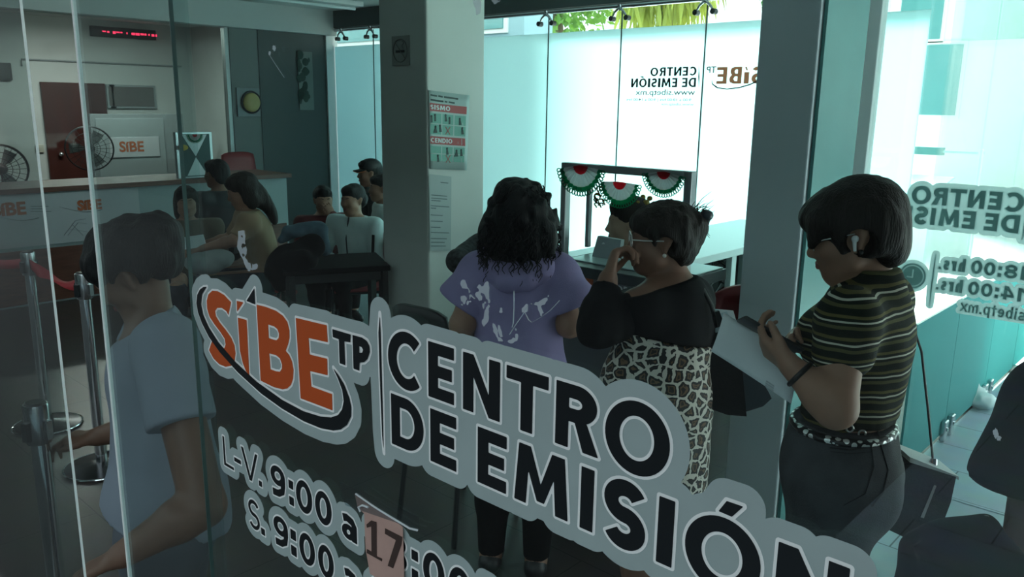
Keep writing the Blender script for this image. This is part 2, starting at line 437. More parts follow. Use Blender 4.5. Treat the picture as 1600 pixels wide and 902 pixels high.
    if ch == 'e': return [[stroke([(T, x / 2), (w - T / 2, x / 2)] + arc(w / 2, x / 2, w / 2 - T / 2, x / 2 - T / 2, 8, 315, 22), T)]]
    if ch == 't': return [[[(w * .3, 0), (w * .3 + T, 0), (w * .3 + T, h * .95), (w * .3, h * .95)]], [[(0, x - T), (w, x - T), (w, x), (0, x)]]]
    if ch == 'm': return [[[(0, 0), (T, 0), (T, x), (0, x)]], [stroke([(T / 2, x * .6), (w * .28, x - T / 2), (w * .5, x * .7), (w * .5, 0)], T)], [stroke([(w * .5, x * .6), (w * .75, x - T / 2), (w - T / 2, x * .7), (w - T / 2, 0)], T)]]
    if ch == 'x': return [[stroke([(0, 0), (w, x)], T)], [stroke([(0, x), (w, 0)], T)]]
    return []
def shapes_at(shapes, u, v): return [[[(p[0] + u, p[1] + v) for p in r] for r in s] for s in shapes]

GY0 = 0.8                       # the plane the lettering was measured on
def uv(px, py): p = onY(px, py, GY0); return (p[0], p[2])
def trace(pts, s=5.0, ox=300, oy=420): return [[uv(x / s + ox, y / s + oy) for x, y in pts]]

def lettered_decal_shapes():
    dark = []; brand = []; tagl = []; hours = []
    # first the two big lines, each letter in its own measured box
    for ch, x0, y0, x1, y1 in (('C', 608, 560, 662, 604), ('E', 671, 600, 711, 632), ('N', 725, 600, 782.5, 650), ('T', 793, 590, 859, 600), ('R', 870, 640, 936, 716), ('O', 947, 672, 1049, 690)):
        a = uv(x0, y0)[0]; b = uv(x1, y1)[0]; dy = .0035 if ch in 'CO' else 0
        dark += shapes_at(glyph(ch, b - a,   .0895 + 2 * dy, .0222), a, 1.357 - dy)
    for ch, x0, y0, x1, y1 in (('D', 613, 650, 663.5, 672), ('E', 674, 680, 714.5, 700), ('E', 748, 700, 793, 720), ('M', 805, 777, 888.5, 813), ('I', 908.5, 780, 929, 780), ('S', 943.5, 825, 1010, 830), ('I', 1029, 825, 1054, 830), ('O', 1072, 842, 1190, 890), ('N', 1215, 880, 1330, 887)):
        a = uv(x0, y0)[0]; b = uv(x1, y1)[0]; dy = .0035 if ch in 'SO' else 0
        dark += shapes_at(glyph(ch, b - a, .0885 + 2 * dy, .0222), a, 1.2498 - dy)
    dark.append([[uv(*p) for p in ((1137, 782), (1163, 791), (1145, 807), (1124, 798))]])
    dark.append(trace([(917, 208), (922, 300), (930, 600), (936, 865), (928, 780), (917, 500), (911, 300)], 3.007, 290, 420))
    # the logo word
    brand.append(trace([(313, 262), (292, 362), (275, 330), (240, 305), (205, 305), (188, 330), (195, 370), (225, 420), (270, 475), (315, 540), (340, 600), (348, 660), (340, 720), (315, 757), (270, 765), (220, 745), (175, 700), (140, 635), (165, 560), (195, 600), (235, 625), (262, 618), (270, 590), (262, 545), (230, 495), (180, 430), (145, 375), (125, 310), (122, 250), (135, 200), (165, 172), (210, 175), (260, 205)]))
    brand.append(trace([(357, 250), (410, 262), (360, 335)]))
    brand.append(trace([(365, 380), (435, 400), (455, 832), (430, 800), (405, 740), (382, 640)]))
    brand.append(trace([(338, 168), (380, 178), (430, 197), (462, 220), (483, 250), (493, 290), (493, 325), (486, 355), (475, 385), (492, 405), (505, 435), (512, 475), (510, 515), (500, 545), (482, 562), (460, 566), (420, 556), (357, 525)], 3.007, 290, 420)
                 + trace([(603, 435), (650, 450), (675, 472), (687, 505), (685, 540), (668, 558), (645, 553), (608, 540)]) + trace([(612, 660), (665, 675), (695, 700), (711, 745), (710, 780), (694, 804), (665, 800), (622, 785)]))
    brand.append(trace([(522, 230), (668, 265), (673, 345), (583, 325), (588, 402), (670, 422), (672, 500), (590, 480), (596, 553), (693, 588), (695, 665), (545, 608)], 3.007, 290, 420))
    tagl.append(trace([(695, 282), (782, 308), (780, 345), (752, 340), (756, 452), (730, 443), (726, 330), (698, 320)], 3.007, 290, 420))
    tagl.append(trace([(790, 310), (835, 322), (858, 338), (870, 362), (872, 390), (862, 422), (845, 438), (824, 440), (822, 478), (795, 468)], 3.007, 290, 420) + trace([(822, 362), (834, 368), (840, 380), (836, 393), (822, 394)], 3.007, 290, 420))
    tagl.append(trace([(497, 150), (435, 250), (503, 278)]))
    sw = trace([(105, 84), (88, 86), (72, 98), (60, 122), (56, 160), (64, 205), (82, 255), (115, 320), (165, 390), (250, 485), (360, 585), (460, 657), (560, 715), (640, 748), (700, 759), (735, 754), (765, 732), (784, 692), (785, 650), (775, 605), (750, 540), (722, 495), (698, 464), (722, 515), (742, 570), (749, 620), (741, 660), (722, 686), (690, 697), (640, 693), (560, 668), (460, 615), (340, 530), (240, 437), (160, 345), (115, 275), (88, 215), (78, 165), (83, 120)], 3.007, 290, 420)
    tagl.append(sw)
    # opening hours, thin first letters and bold figures
    h = .068; b1 = 1.0215; T = .0152
    def row(items, base):
        for ch, a, b, th in items: hours.extend(shapes_at(glyph(ch, b - a, h, th), a, base))
    ux = lambda px, py: uv(px, py)[0]
    r1 = [('L', ux(350, 700), ux(367, 735), .0075), ('-', ux(367.5, 720), ux(378, 725), .0095), ('V', ux(379, 720), ux(404, 720), .0085), ('.', ux(406, 757), ux(411, 760), .0085), ('9', ux(424.5, 745), ux(447, 760), T), (':', ux(452.5, 760), ux(459.5, 760), T), ('0', ux(464.5, 780), ux(489, 780), T), ('0', ux(494, 790), ux(519.5, 800), T), ('a', ux(535.5, 820), ux(559.5, 850), T)]
    r1 += [('1', ux(577, 830), ux(594, 830), T), ('8', ux(603, 850), ux(637, 870), T), (':', ux(644.5, 865), ux(654.5, 865), T), ('0', ux(662.5, 880), ux(696, 890), T), ('0', ux(703, 890), ux(738, 900), T)]
    e = r1[-1][2]
    for ch, w in (('h', .032), ('r', .023), ('s', .026), ('.', .011)): r1.append((ch, e + .012 + (.016 if ch == 'h' else 0), e + .012 + (.016 if ch == 'h' else 0) + w, T)); e = r1[-1][2]
    row(r1, b1)
    b2 = uv(410, 834)[1]
    r2 = [('S', ux(390, 800), ux(408.5, 840), .0085), ('.', ux(411, 855), ux(417, 860), .0085), ('9', ux(430, 840), ux(452.5, 860), T), (':', ux(456.5, 860), ux(465, 865), T), ('0', ux(470, 870), ux(494, 880), T), ('0', ux(499, 880), ux(523, 890), T)]
    r2 += [(c_, a, b, t_) for c_, a, b, t_ in r1[8:]]
    r2 = [(('4' if c_ == '8' else c_), a, b, t_) for c_, a, b, t_ in r2]
    row(r2, b2)
    x = r1[4][1] + .14
    for ch in 'www.sibetp.mx':
        w = {'w': .040, '.': .009, 'i': .009, 't': .020, 'm': .044}.get(ch, .029)
        hours.extend(shapes_at(glyph(ch, w, .058, .0075), x, b2 - .095)); x += w + .009
    x0 = max(r1[-1][2], x) + .022; ym = (b1 + b2 - .095 + .068) / 2
    hours.append([[(x0, b2 - .09), (x0 + .004, b2 - .02), (x0 + .005, ym), (x0 + .004, b1 + .03), (x0, b1 + .075), (x0 - .001, ym)]])
    xc = x0 + .105; yc = ym + .012
    hours.append([arc(xc, yc, .068, .068, 0, 360, 60)[:-1], arc(xc, yc, .060, .060, 0, 360, 60)[:-1]])
    hours.append([arc(xc, yc, .053, .053, 0, 360, 60)[:-1], [(xc - .004, yc + .036), (xc + .004, yc + .036), (xc + .004, yc - .004), (xc + .030, yc - .004), (xc + .030, yc - .012), (xc - .004, yc - .012)]])
    return dark, brand, tagl, hours

def decal_layers():
    dark, brand, tagl, hours = lettered_decal_shapes()
    h = .0013; u0, v0, u1, v1 = -1.68, 0.80, -0.14, 1.50
    nu, nv = int((u1 - u0) / h), int((v1 - v0) / h)
    def field(shapes, reach, outer=False):
        D = np.full((nu, nv), 9.0)
        for s in shapes:
            q = np.array(s[0]); i0 = max(int((q[:, 0].min() - reach - u0) / h), 0); i1 = min(int((q[:, 0].max() + reach - u0) / h) + 2, nu)
            j0 = max(int((q[:, 1].min() - reach - v0) / h), 0); j1 = min(int((q[:, 1].max() + reach - v0) / h) + 2, nv)
            if i1 <= i0 or j1 <= j0: continue
            U, W = np.meshgrid(u0 + h * np.arange(i0, i1), v0 + h * np.arange(j0, j1), indexing='ij')
            D[i0:i1, j0:j1] = np.minimum(D[i0:i1, j0:j1], ring_sdf(s[:1] if outer else s, U, W))
        return D
    Dd, Db, Dt, Dh = field(dark, .04), field(brand, .04), field(tagl, .04), field(hours, .035)
    top = np.minimum(np.minimum(Dd, Db), Dt)
    topo = np.minimum(np.minimum(field(dark, .04, True), field(brand, .04, True)), Dt); Dho = field(hours, .035, True)
    back_top = ms_mesh(topo, u0, v0, h, .0265); back_hours = ms_mesh(Dho, u0, v0, h, .0205)
    # cut the outline away where the lettering sits
    outl = ms_mesh(np.minimum(top, Dh + .0006), u0, v0, h, .0042)
    return dict(back_top=back_top, back_hours=back_hours, outline=outl, dark=ms_mesh(Dd, u0, v0, h), brand=ms_mesh(Db, u0, v0, h), tagl=ms_mesh(Dt, u0, v0, h), hours=ms_mesh(Dh, u0, v0, h))

def flat_mesh(name, vf, y, m, parent, uc, vc):
    vs = [(a - uc, y, b - vc) for a, b in vf[0]]
    me = bpy.data.meshes.new(name); me.from_pydata(vs, [], vf[1]); me.update()
    return link_mesh(name, me, m, parent)

def text_mesh(name, s, size, m, parent, M, bold=0.0, align='CENTER', spacing=1.0):
    """lettering in the built-in face, flat, placed by matrix M (local x right, y up)"""
    cu = bpy.data.curves.new(name, 'FONT'); cu.body = s; cu.size = size; cu.align_x = align; cu.align_y = 'CENTER'; cu.offset = bold; cu.space_character = spacing; cu.resolution_u = 3
    t = bpy.data.objects.new(name, cu); COL.objects.link(t)
    dg = bpy.context.evaluated_depsgraph_get(); me = bpy.data.meshes.new_from_object(t.evaluated_get(dg)); me.name = name
    bpy.data.objects.remove(t); bpy.data.curves.remove(cu)
    me.transform(M); me.materials.clear()
    return link_mesh(name, me, m, parent)
def frame_matrix(o, x, y):
    x = nrm(x); y = nrm(y); z = np.cross(x, y)
    return Matrix(((x[0], y[0], z[0], o[0]), (x[1], y[1], z[1], o[1]), (x[2], y[2], z[2], o[2]), (0, 0, 0, 1)))

WID = {'I': .24, 'M': .92, 'N': .72, 'O': .80, 'C': .70, 'E': .52, 'T': .60, 'R': .64, 'D': .70, 'S': .56, 'B': .60}
def cut_text(s, hgt, T=.20, gap=.12, res=45):
    """word of solid capitals as a flat mesh, first letter at u = 0, base at v = 0; returns (verts, faces), width"""
    sh = []; u = 0.0
    for ch in s:
        if ch == ' ': u += .34; continue
        b_ = {'Ó': 'O', 'í': 'I'}.get(ch, ch); w = WID[b_]
        if b_ == 'B':
            sh.append([[(u, 0), (u + w * .62, 0), (u + w * .92, .08), (u + w, .26), (u + w * .94, .42), (u + w * .80, .53), (u + w * .92, .64), (u + w * .93, .80), (u + w * .84, .94), (u + w * .60, 1), (u, 1)],
                       [(u + T, .16), (u + w * .55, .16), (u + w * .66, .28), (u + w * .55, .43), (u + T, .43)], [(u + T, .60), (u + w * .52, .60), (u + w * .60, .72), (u + w * .52, .84), (u + T, .84)]])
        else: sh += shapes_at(glyph(b_, w, 1.0 if ch != 'í' else .68, T if b_ != 'I' else w), u, 0)
        if ch in 'Óí': sh.append([[(u + w * .35, 1.08 if ch == 'Ó' else .78), (u + w * .62, 1.08 if ch == 'Ó' else .78), (u + w * .95, 1.24 if ch == 'Ó' else .98), (u + w * .55, 1.24 if ch == 'Ó' else .98)]])
        u += w + gap
    u -= gap; h = 1 / res; nu, nv = int((u + .1) / h), int(1.4 / h)
    U, W = np.meshgrid(-.05 + h * np.arange(nu), -.06 + h * np.arange(nv), indexing='ij'); D = np.full(U.shape, 9.0)
    for q in sh: D = np.minimum(D, ring_sdf(q, U, W))
    vs, fs = ms_mesh(D, -.05, -.06, h)
    return [(a * hgt, b * hgt) for a, b in vs], fs, u * hgt
# ------------------------------------------------------------------ the setting
G = 0.5                    # outer face of the street-side glazing
YB = 6.5                   # the frosted wall at the back
YR = 4.05                  # the clear pane at the back of the passage
XP = -1.13                 # the glass return along the passage
ZC = 2.95
MULX0, MULX1 = -1.515, -1.42
M_wall = mat('wall_paint', (.52, .53, .52), .8, noise=.05, nscale=2.5, bump=.05)
M_pillar = mat('pillar_paint', (.58, .60, .565), .75, noise=.05, nscale=3.0, bump=.04)
M_ceil = mat('ceiling_paint', (.62, .64, .63), .85)
M_white = mat('white_paint', (.78, .80, .80), .55)
M_dark = mat('dark_metal', (.03, .035, .038), .45, metal=.3)
M_steel = mat('brushed_steel', (.62, .62, .64), .22, metal=1.0)
M_chrome = mat('chrome', (.75, .76, .78), .08, metal=1.0)
M_black = mat('black_plastic', (.012, .013, .014), .45)
M_red = mat('red_plastic', (.26, .025, .028), .42)
M_paper = mat('paper', (.72, .76, .78), .7)
M_teal = mat('teal_paint', (.10, .30, .29), .5, noise=.06, nscale=5)

def tile_floor(name, c1, c2, grout, sx, sy, rough):
    m = bpy.data.materials.new(name); m.use_nodes = True; n = m.node_tree.nodes; l = m.node_tree.links; b = n['Principled BSDF']
    tc = n.new('ShaderNodeTexCoord'); br = n.new('ShaderNodeTexBrick'); br.offset = 0.5; br.inputs['Scale'].default_value = 1.0
    br.inputs['Brick Width'].default_value = sx; br.inputs['Row Height'].default_value = sy; br.inputs['Mortar Size'].default_value = .004; br.inputs['Mortar Smooth'].default_value = .3
    br.inputs['Color1'].default_value = (*c1, 1); br.inputs['Color2'].default_value = (*c2, 1); br.inputs['Mortar'].default_value = (*grout, 1)
    ns = n.new('ShaderNodeTexNoise'); ns.inputs['Scale'].default_value = 6; ns.inputs['Detail'].default_value = 6
    mx = n.new('ShaderNodeMix'); mx.data_type = 'RGBA'; mx.blend_type = 'MULTIPLY'; mx.inputs[0].default_value = .45
    l.new(tc.outputs['Object'], br.inputs['Vector']); l.new(tc.outputs['Object'], ns.inputs['Vector']); l.new(br.outputs['Color'], mx.inputs[6]); l.new(ns.outputs['Color'], mx.inputs[7])
    l.new(mx.outputs[2], b.inputs['Base Color']); b.inputs['Roughness'].default_value = rough
    bp = n.new('ShaderNodeBump'); bp.inputs['Strength'].default_value = .25; bp.inputs['Distance'].default_value = .004; l.new(br.outputs['Fac'], bp.inputs['Height']); bp.invert = True; l.new(bp.outputs[0], b.inputs['Normal'])
    return m
M_floor = tile_floor('brown_floor_tile', (.085, .07, .065), (.075, .062, .058), (.03, .026, .025), .6, .6, .32)
M_pave = tile_floor('pale_paving', (.40, .51, .56), (.36, .46, .51), (.12, .15, .165), .62, .34, .45)
struct(MB().box((-13.2, .3, -.1), (XP, YB + .1, 0)), 'floor', M_floor)
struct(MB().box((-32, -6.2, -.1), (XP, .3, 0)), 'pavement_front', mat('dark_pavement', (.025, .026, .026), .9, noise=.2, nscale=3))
struct(MB().box((XP, -6, -.1), (4, YB + .1, 0)), 'floor_passage', M_pave)
struct(MB().box((-30, YB + .1, -.1), (30, 40, -.002)), 'ground_outside', mat('sunlit_concrete', (.62, .62, .60), .9, noise=.12, nscale=1.5))
struct(MB().box((-13.2, .4, ZC), (XP + .1, YB + .1, ZC + .15)), 'ceiling', M_ceil)
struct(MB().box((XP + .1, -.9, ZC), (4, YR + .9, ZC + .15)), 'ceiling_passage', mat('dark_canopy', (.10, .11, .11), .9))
struct(MB().box((-32, -.9, ZC + .02), (XP + .1, .4, ZC + .15)), 'added_shade_canopy', mat('dark_canopy', (.10, .11, .11), .9))  # unseen canopy, added to shade the camera side of the glass
struct(MB().box((-32, .6, ZC + .16), (9, 4.6, 17.0)), 'sun_block_upper', M_wall)  # unseen block, added to keep the sun off the ground behind the camera
struct(MB().box((-32, -6.15, 0), (4, -6, 4.8)), 'added_light_block', mat('light_block_dark', (.018, .02, .02), .9))  # unseen dark wall, added to hold back sky light and glass reflections
struct(MB().box((3.6, -6, 0), (3.75, YR + .5, ZC)), 'wall_right', M_wall)
struct(MB().box((-13.2, .5, 0), (-13.05, YB + .1, ZC)), 'wall_left', M_wall)
# partition with beam and mullions behind the counter
bm_ = MB().box((-9.35, .5, 2.65), (-9.1, YB, ZC)); struct(bm_, 'trim_1', mat('beam_paint', (.60, .63, .62), .7))
struct(MB().box((-9.55, YB - .12, 0), (-9.17, YB + .05, 2.66)), 'trim_2', M_white)               # pale corner column
struct(MB().box((-9.35, 5.05, 0), (-9.21, 5.42, 2.65)), 'trim_11', mat('pale_partition', (.17, .19, .185), .6))
struct(MB().box((-9.35, 5.42, 0), (-9.2, YB - .12, 2.65)), 'trim_3', mat('partition_panel', (.045, .06, .06), .4))
mul = MB()
for y in (5.0,): mul.box((-9.3, y, 0), (-9.22, y + .05, 2.65))
struct(mul, 'trim_4', mat('grey_aluminium', (.35, .37, .37), .4, metal=.6))
struct(MB().box((-9.275, .5, 0), (-9.265, 5.0, 2.65)), 'window_1', glass_mat('dim_glass', (.74, .84, .82), .12))
# lintel over the frosted wall
struct(MB().box((-9.1, YB - .05, 2.74), (4, YB + .2, ZC)), 'trim_5', mat('lintel', (.10, .115, .115), .8))
struct(MB().box((-13.05, YB, 0), (-9.55, YB + .12, ZC)), 'wall_back', M_wall)
# two square pillars
struct(MB().box((-4.309, 3.4, 0), (-3.854, 3.90, ZC), .012), 'trim_6', M_pillar)
struct(MB().box((-1.502, 3.0, 0), (-1.272, 3.36, ZC), .006), 'trim_7', mat('pillar_grey', (.74, .82, .85), .7))
struct(MB().box((-1.268, 3.02, 0), (-1.255, 3.42, ZC)), 'trim_8', M_teal)
struct(MB().box((MULX0, YR - .03, 0), (MULX1, YR + .05, ZC), .004), 'trim_9', M_white)
# frosted panes, each its own window
seams = [-9.16, -8.35, -7.45, -6.5, -5.525, -4.635, -3.75, -2.85, -1.95]
M_frost = frost_mat('frosted_film', (.55, .735, .75), (.55, .70, .71), .22)
M_clear = glass_mat('clear_pane', (.93, .985, .98), .7)
for i in range(8):
    a, b = seams[i] + .004, seams[i + 1] - .004
    tilt = 2.505 + .0
    fr = struct(MB().box((a, YB, .05), (b, YB + .01, 2.515)), 'window_%d' % (i + 2), M_frost)
    top = MB().box((a, YB, 2.515), (b, YB + .01, 2.735)).build('clear_strip', M_clear, fr)
struct(MB().box((-1.94, YB, .05), (4, YB + .01, 2.735)), 'window_10', M_clear)
struct(MB().box((-9.16, YB - .005, 0), (4, YB + .02, .05)), 'baseboard_back', M_steel)
jn = MB()
for s_ in seams[1:-1]: jn.box((s_ - .006, YB - .004, .05), (s_ + .006, YB + .006, 2.69))
struct(jn, 'trim_10', mat('silicone_joint', (.10, .15, .15), .6))
# glass return along the passage: frosted band coloured teal for its shade, clear above for its sunlit part, in four panes
ys = [YR + .05, 4.86, 5.72, 6.5, 7.4, 8.4]
M_frost2 = frost_mat('shaded_teal_film', (.16, .52, .52), (.22, .50, .50), .55)  # teal film, its upper edge set where shade meets sun
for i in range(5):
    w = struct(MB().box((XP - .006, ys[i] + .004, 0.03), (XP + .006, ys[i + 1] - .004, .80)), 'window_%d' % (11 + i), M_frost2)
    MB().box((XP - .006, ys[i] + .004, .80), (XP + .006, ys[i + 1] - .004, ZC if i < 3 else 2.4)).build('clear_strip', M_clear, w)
# clear pane at the back of the passage
struct(MB().box((MULX1, YR, 0), (.2, YR + .012, ZC)), 'window_16', M_clear)
# street-side glazing
M_front = glass_mat('front_glass', (.895, .96, .955), .85)
M_edge = mat('polished_glass_edge', (.88, .97, .95), .3, spec=.8)
pane = struct(MB().box((-1.69 * .625, G, 0), (1.6, G + .005, ZC)), 'window_17', M_front)
pane2 = struct(MB().box((-2.245 * .625, G + .012, 0), (-1.66 * .625, G + .016, ZC)), 'window_18', M_front)
e1 = MB().box((-2.255 * .625, G + .011, 0), (-2.245 * .625, G + .0165, ZC)).build('glass_edge', M_edge, pane2)
dl = struct(MB().box((-4.2, G + .026, 0), (-2.705 * .625, G + .030, ZC)), 'door_1', M_front)
MB().box((-2.705 * .625, G + .026, 0), (-2.702 * .625, G + .0305, ZC)).build('glass_edge', M_edge, dl)
MB().box((-1.6925 * .625, G, 0), (-1.69 * .625, G + .0052, ZC)).build('glass_edge', mat('dark_glass_edge', (.035, .08, .075), .3), pane)
struct(MB().box((-13, G, 0), (-4.25, G + .008, ZC)), 'window_19', M_front)

# ------------------------------------------------------------------ lettering on the front glass and its twin on the rear pane
DL = decal_layers()
UC, VC = -1.0, 1.25
M_vinyl = mat('grey_vinyl', (.35, .435, .43), .55, spec=.3, noise=.05, nscale=9)
M_vout = mat('pale_vinyl_outline', (.88, .92, .90), .6)
M_vblk = mat('black_vinyl', (.008, .011, .013), .5, spec=.3)
M_vorg = mat('orange_vinyl', (.50, .085, .018), .55, spec=.3)
base = (UC * .625, G, 1.8 + (VC - 1.8) * .625)
dec = empty('window_decal', 'large grey contour-cut decal with black and orange lettering on the front glass', 'window sticker', base)
dec.scale = (.625, 1, .625)
def decal_parts(root, y, mv, mo, mb, mr, hb=True):
    flat_mesh('backing', DL['back_top'], y(0), mv, root, UC, VC)
    flat_mesh('hours_backing', DL['back_hours'], y(0.15), mv, root, UC, VC)
    flat_mesh('letter_outline', DL['outline'], y(1), mo, root, UC, VC)
    flat_mesh('title_lettering', DL['dark'], y(2), mb, root, UC, VC)
    flat_mesh('logo_lettering', DL['brand'], y(2), mr, root, UC, VC)
    flat_mesh('swoosh_and_small_letters', DL['tagl'], y(3), mb, root, UC, VC)
    flat_mesh('hours_lettering', DL['hours'], y(2), mb, root, UC, VC)
decal_parts(dec, lambda k: -.0006 - .0004 * k, M_vinyl, M_vout, M_vblk, M_vorg)
M_rv = frost_mat('vinyl_from_behind', (.80, .92, .91), (.60, .72, .71), .6)
M_rl = frost_mat('letters_from_behind', (.40, .55, .54), (.30, .44, .43), .6)
rb = (-.781 - (UC + .97) * .85, YR, 1.465 - (1.447 - VC) * .87)
dec2 = empty('window_decal', 'mirrored grey decal with clock symbol on the bright rear pane', 'window sticker', rb)
dec2.scale = (-.85, 1, .87)
decal_parts(dec2, lambda k: -.001 - .0006 * k, M_rv, M_rv, M_rl, M_rl)

# paper patch with 17 taped over the closing hour
def gp(px, py, off): p = onY(px, py, G - off); return p
pb = gp(600, 840, .002)
patch = thing('taped_note', 'pink paper slip reading 17 taped over the closing hour', 'paper note', pb)
MB().prism([gp(x, y, .004) for x, y in ((554, 772), (576, 790), (602, 803), (629, 824), (632, 925), (600, 910), (578, 897), (571, 858), (569, 803), (559, 794))], (0, .0006, 0)).build('paper_slip', mat('pink_paper', (.46, .30, .255), .8, noise=.06, nscale=40), patch)
MB().prism([gp(x / 5 + 460, y / 5 + 722, .0046) for x, y in ((562, 490), (600, 458), (640, 472), (642, 738), (685, 758), (682, 778), (564, 712), (566, 682), (602, 702), (600, 505), (566, 515))], (0, .0003, 0)).build('figure_one', mat('brown_ink', (.045, .025, .02), .7), patch)
MB().prism([gp(x / 5 + 460, y / 5 + 722, .0046) for x, y in ((708, 520), (842, 588), (836, 645), (770, 832), (728, 812), (792, 612), (706, 562))], (0, .0003, 0)).build('figure_seven', MATS['brown_ink'], patch)
M_tape = glass_mat('clear_tape', (.80, .84, .86), 1.0, .12)
MB().prism([gp(x, y, .0052) for x, y in ((532, 753), (655, 808), (654, 829), (540, 790), (533, 776))], (0, .0001, 0)).build('clear_tape', M_tape, patch)
M_resid = mat('dry_glue', (.55, .62, .66), .8, alpha=.62)
tw = MB(); tw.tube([gp(x, y, .006) for x, y in ((556, 772), (577, 787), (592, 797), (615, 811), (640, 826), (652, 829))], .0011, 6); tw.tube([gp(x, y, .006) for x, y in ((563, 800), (560, 793), (566, 790), (575, 793))], .0012, 6)
tw.build('tape_crease', mat('white_crease', (.62, .68, .70), .5), patch)

# old tape and glue left on the pane
def smear(px_pts, name, label, width=.004, blobs=()):
    mb = MB()
    for line in px_pts: mb.tube([gp(x, y, .0009) for x, y in line], [width * .62 * (0.5 + .5 * random.random()) for _ in line], 6, flat=.25)
    for (x, y, rx, ry) in blobs:
        n = 22; c = gp(x, y, .0009); s = c - gp(x + 1, y, .0009); px = np.linalg.norm(gp(x + 1, y, .0009) - c)
        ring = []
        for k in range(n):
            a = 2 * math.pi * k / n; q = .55 + .5 * random.random()
            ring.append(gp(x + rx * q * math.cos(a), y + ry * q * math.sin(a), .0011))
        mb.prism(ring, (0, .0004, 0))
    return single(mb, name, M_resid, gp(px_pts[0][0][0] if px_pts else blobs[0][0], px_pts[0][0][1] if px_pts else blobs[0][1], 0), label, 'glue residue')
def flakes(regions, name, label, freq=170, thr=.0, seed=3):
    """ragged dried glue: noise cut out inside traced outlines"""
    sh = [[[uvg(x, y) for x, y in r]] for r in regions]; q = np.array([p for s_ in sh for p in s_[0]]); h = .0007
    u0, v0 = q.min(0) - .003; nu, nv = ((q.max(0) + .003 - (u0, v0)) / h).astype(int)
    U, W = np.meshgrid(u0 + h * np.arange(nu), v0 + h * np.arange(nv), indexing='ij'); D = np.full(U.shape, 9.0)
    for s_ in sh: D = np.minimum(D, ring_sdf(s_[0:1][0:1] if False else s_, U, W))
    P3 = np.stack([U, W, np.full_like(U, .37)], -1); N_ = value_noise(P3, freq, seed) + .6 * value_noise(P3, freq * 2.4, seed + 1)
    D = np.maximum(D + .0016 * N_, (N_ - .25 - thr) * .004)
    vs, fs = ms_mesh(D, u0, v0, h)
    c = V(u0, G - .0012, v0); me_ = MB(); me_.add([(a_, G - .0012, b_) for a_, b_ in vs], fs)
    return single(me_, name, M_resid, c, label, 'glue residue')
def uvg(px, py): p = onY(px, py, G); return (p[0], p[2])
flakes([[(722, 440), (728, 437), (736, 455), (734, 462), (724, 458)], [(742, 452), (758, 440), (764, 440), (766, 470), (764, 500), (758, 510), (754, 502), (756, 480), (745, 462)], [(722, 464), (736, 460), (744, 466), (728, 480), (722, 476)]], 'glue_residue', 'whitish scraped glue patch on the glass over the left of the purple top')
smear([[(803, 455), (803, 480), (802, 505), (800, 512)], [(796, 523), (806, 507), (818, 490), (825, 478)], [(820, 488), (826, 500), (831, 504), (845, 496), (860, 485), (874, 470)]], 'tape_residue', 'thin crossing tape edges left on the glass over the right of the purple top', .0016)
flakes([[(829, 474), (842, 470), (851, 468), (858, 463), (852, 475), (846, 478), (850, 488), (846, 492), (840, 480)], [(815, 480), (826, 475), (824, 486), (816, 490)], [(782, 480), (787, 480), (786, 488), (783, 488)]], 'glue_residue', 'white glue scraps beside the crossing tape edges on the purple top', thr=.5, seed=8)
flakes([[(771, 505), (776, 505), (780, 525), (786, 532), (780, 534), (774, 520)], [(778, 506), (784, 510), (787, 526), (782, 526)], [(806, 512), (811, 514), (811, 530), (800, 536), (790, 533), (806, 528)]], 'glue_residue', 'short glue streak on the glass just above the grey decal', thr=.3, seed=12)
smear([[(421, 86), (430, 100), (444, 121)]], 'tape_residue', 'fine scratch and glue dab high on the glass beside the left seam', .0011, blobs=((428, 75, 3, 6), (421, 83, 2, 4)))
flakes([[(374, 362), (383, 361), (384, 378), (388, 392), (384, 402), (392, 410), (404, 414), (400, 422), (388, 424), (380, 404), (372, 386)]], 'glue_residue', 'flaky white glue patch on the glass above the logo lettering', thr=.25, seed=21)
flakes([[(740, 0), (752, 0), (754, 22), (746, 24), (742, 10)], [(770, 0), (784, 0), (782, 5), (774, 4)]], 'glue_residue', 'white glue flakes hanging at the top of the glass beside the pillar', thr=.4, seed=27)
smear([], 'glue_residue', 'small pale dab on the glass before the black sleeve at right', .003, blobs=((1556, 677, 5, 9), (1561, 685, 4, 5)))
# ------------------------------------------------------------------ fittings of the back wall
single(MB().tube([(-9.1, YB - .03, 2.715), (4, YB - .03, 2.715)], .022, 14), 'rail_tube', M_steel, (-9.1, YB - .03, 2.715), 'long steel tube running above the frosted wall', 'rail', smooth=True)
fit_lab = ['spider fitting at the top of the last frosted pane before the left corner', 'spider fitting on the frosted wall just left of the near pillar', 'spider fitting on the first joint right of the near pillar', 'spider fitting on the joint left of the mirrored black lettering', 'spider fitting on the joint above the mirrored lettering']
for i, sx in enumerate((-8.95, -8.35, -5.525, -4.635, -3.75)):
    c = V(sx, YB - .03, 2.71); t = thing('spider_fitting', 'steel ' + fit_lab[i], 'glass fitting', c, 'spider fittings of the frosted wall')
    MB().tube([c + V(0, -.02, .02), c + V(0, .0, -.03)], .02, 12).build('hub', M_steel, t, True)
    for sgn in (-1, 1):
        MB().tube([c + V(0, -.015, -.01), c + V(sgn * .05, -.02, -.05), c + V(sgn * .085, -.012, -.10)], [.014, .011, .009], 10).build('arm', M_steel, t, True)
        MB().tube([c + V(sgn * .085, -.035, -.105), c + V(sgn * .085, .02, -.105)], .024, 14).build('clamp_disc', M_dark, t, True)
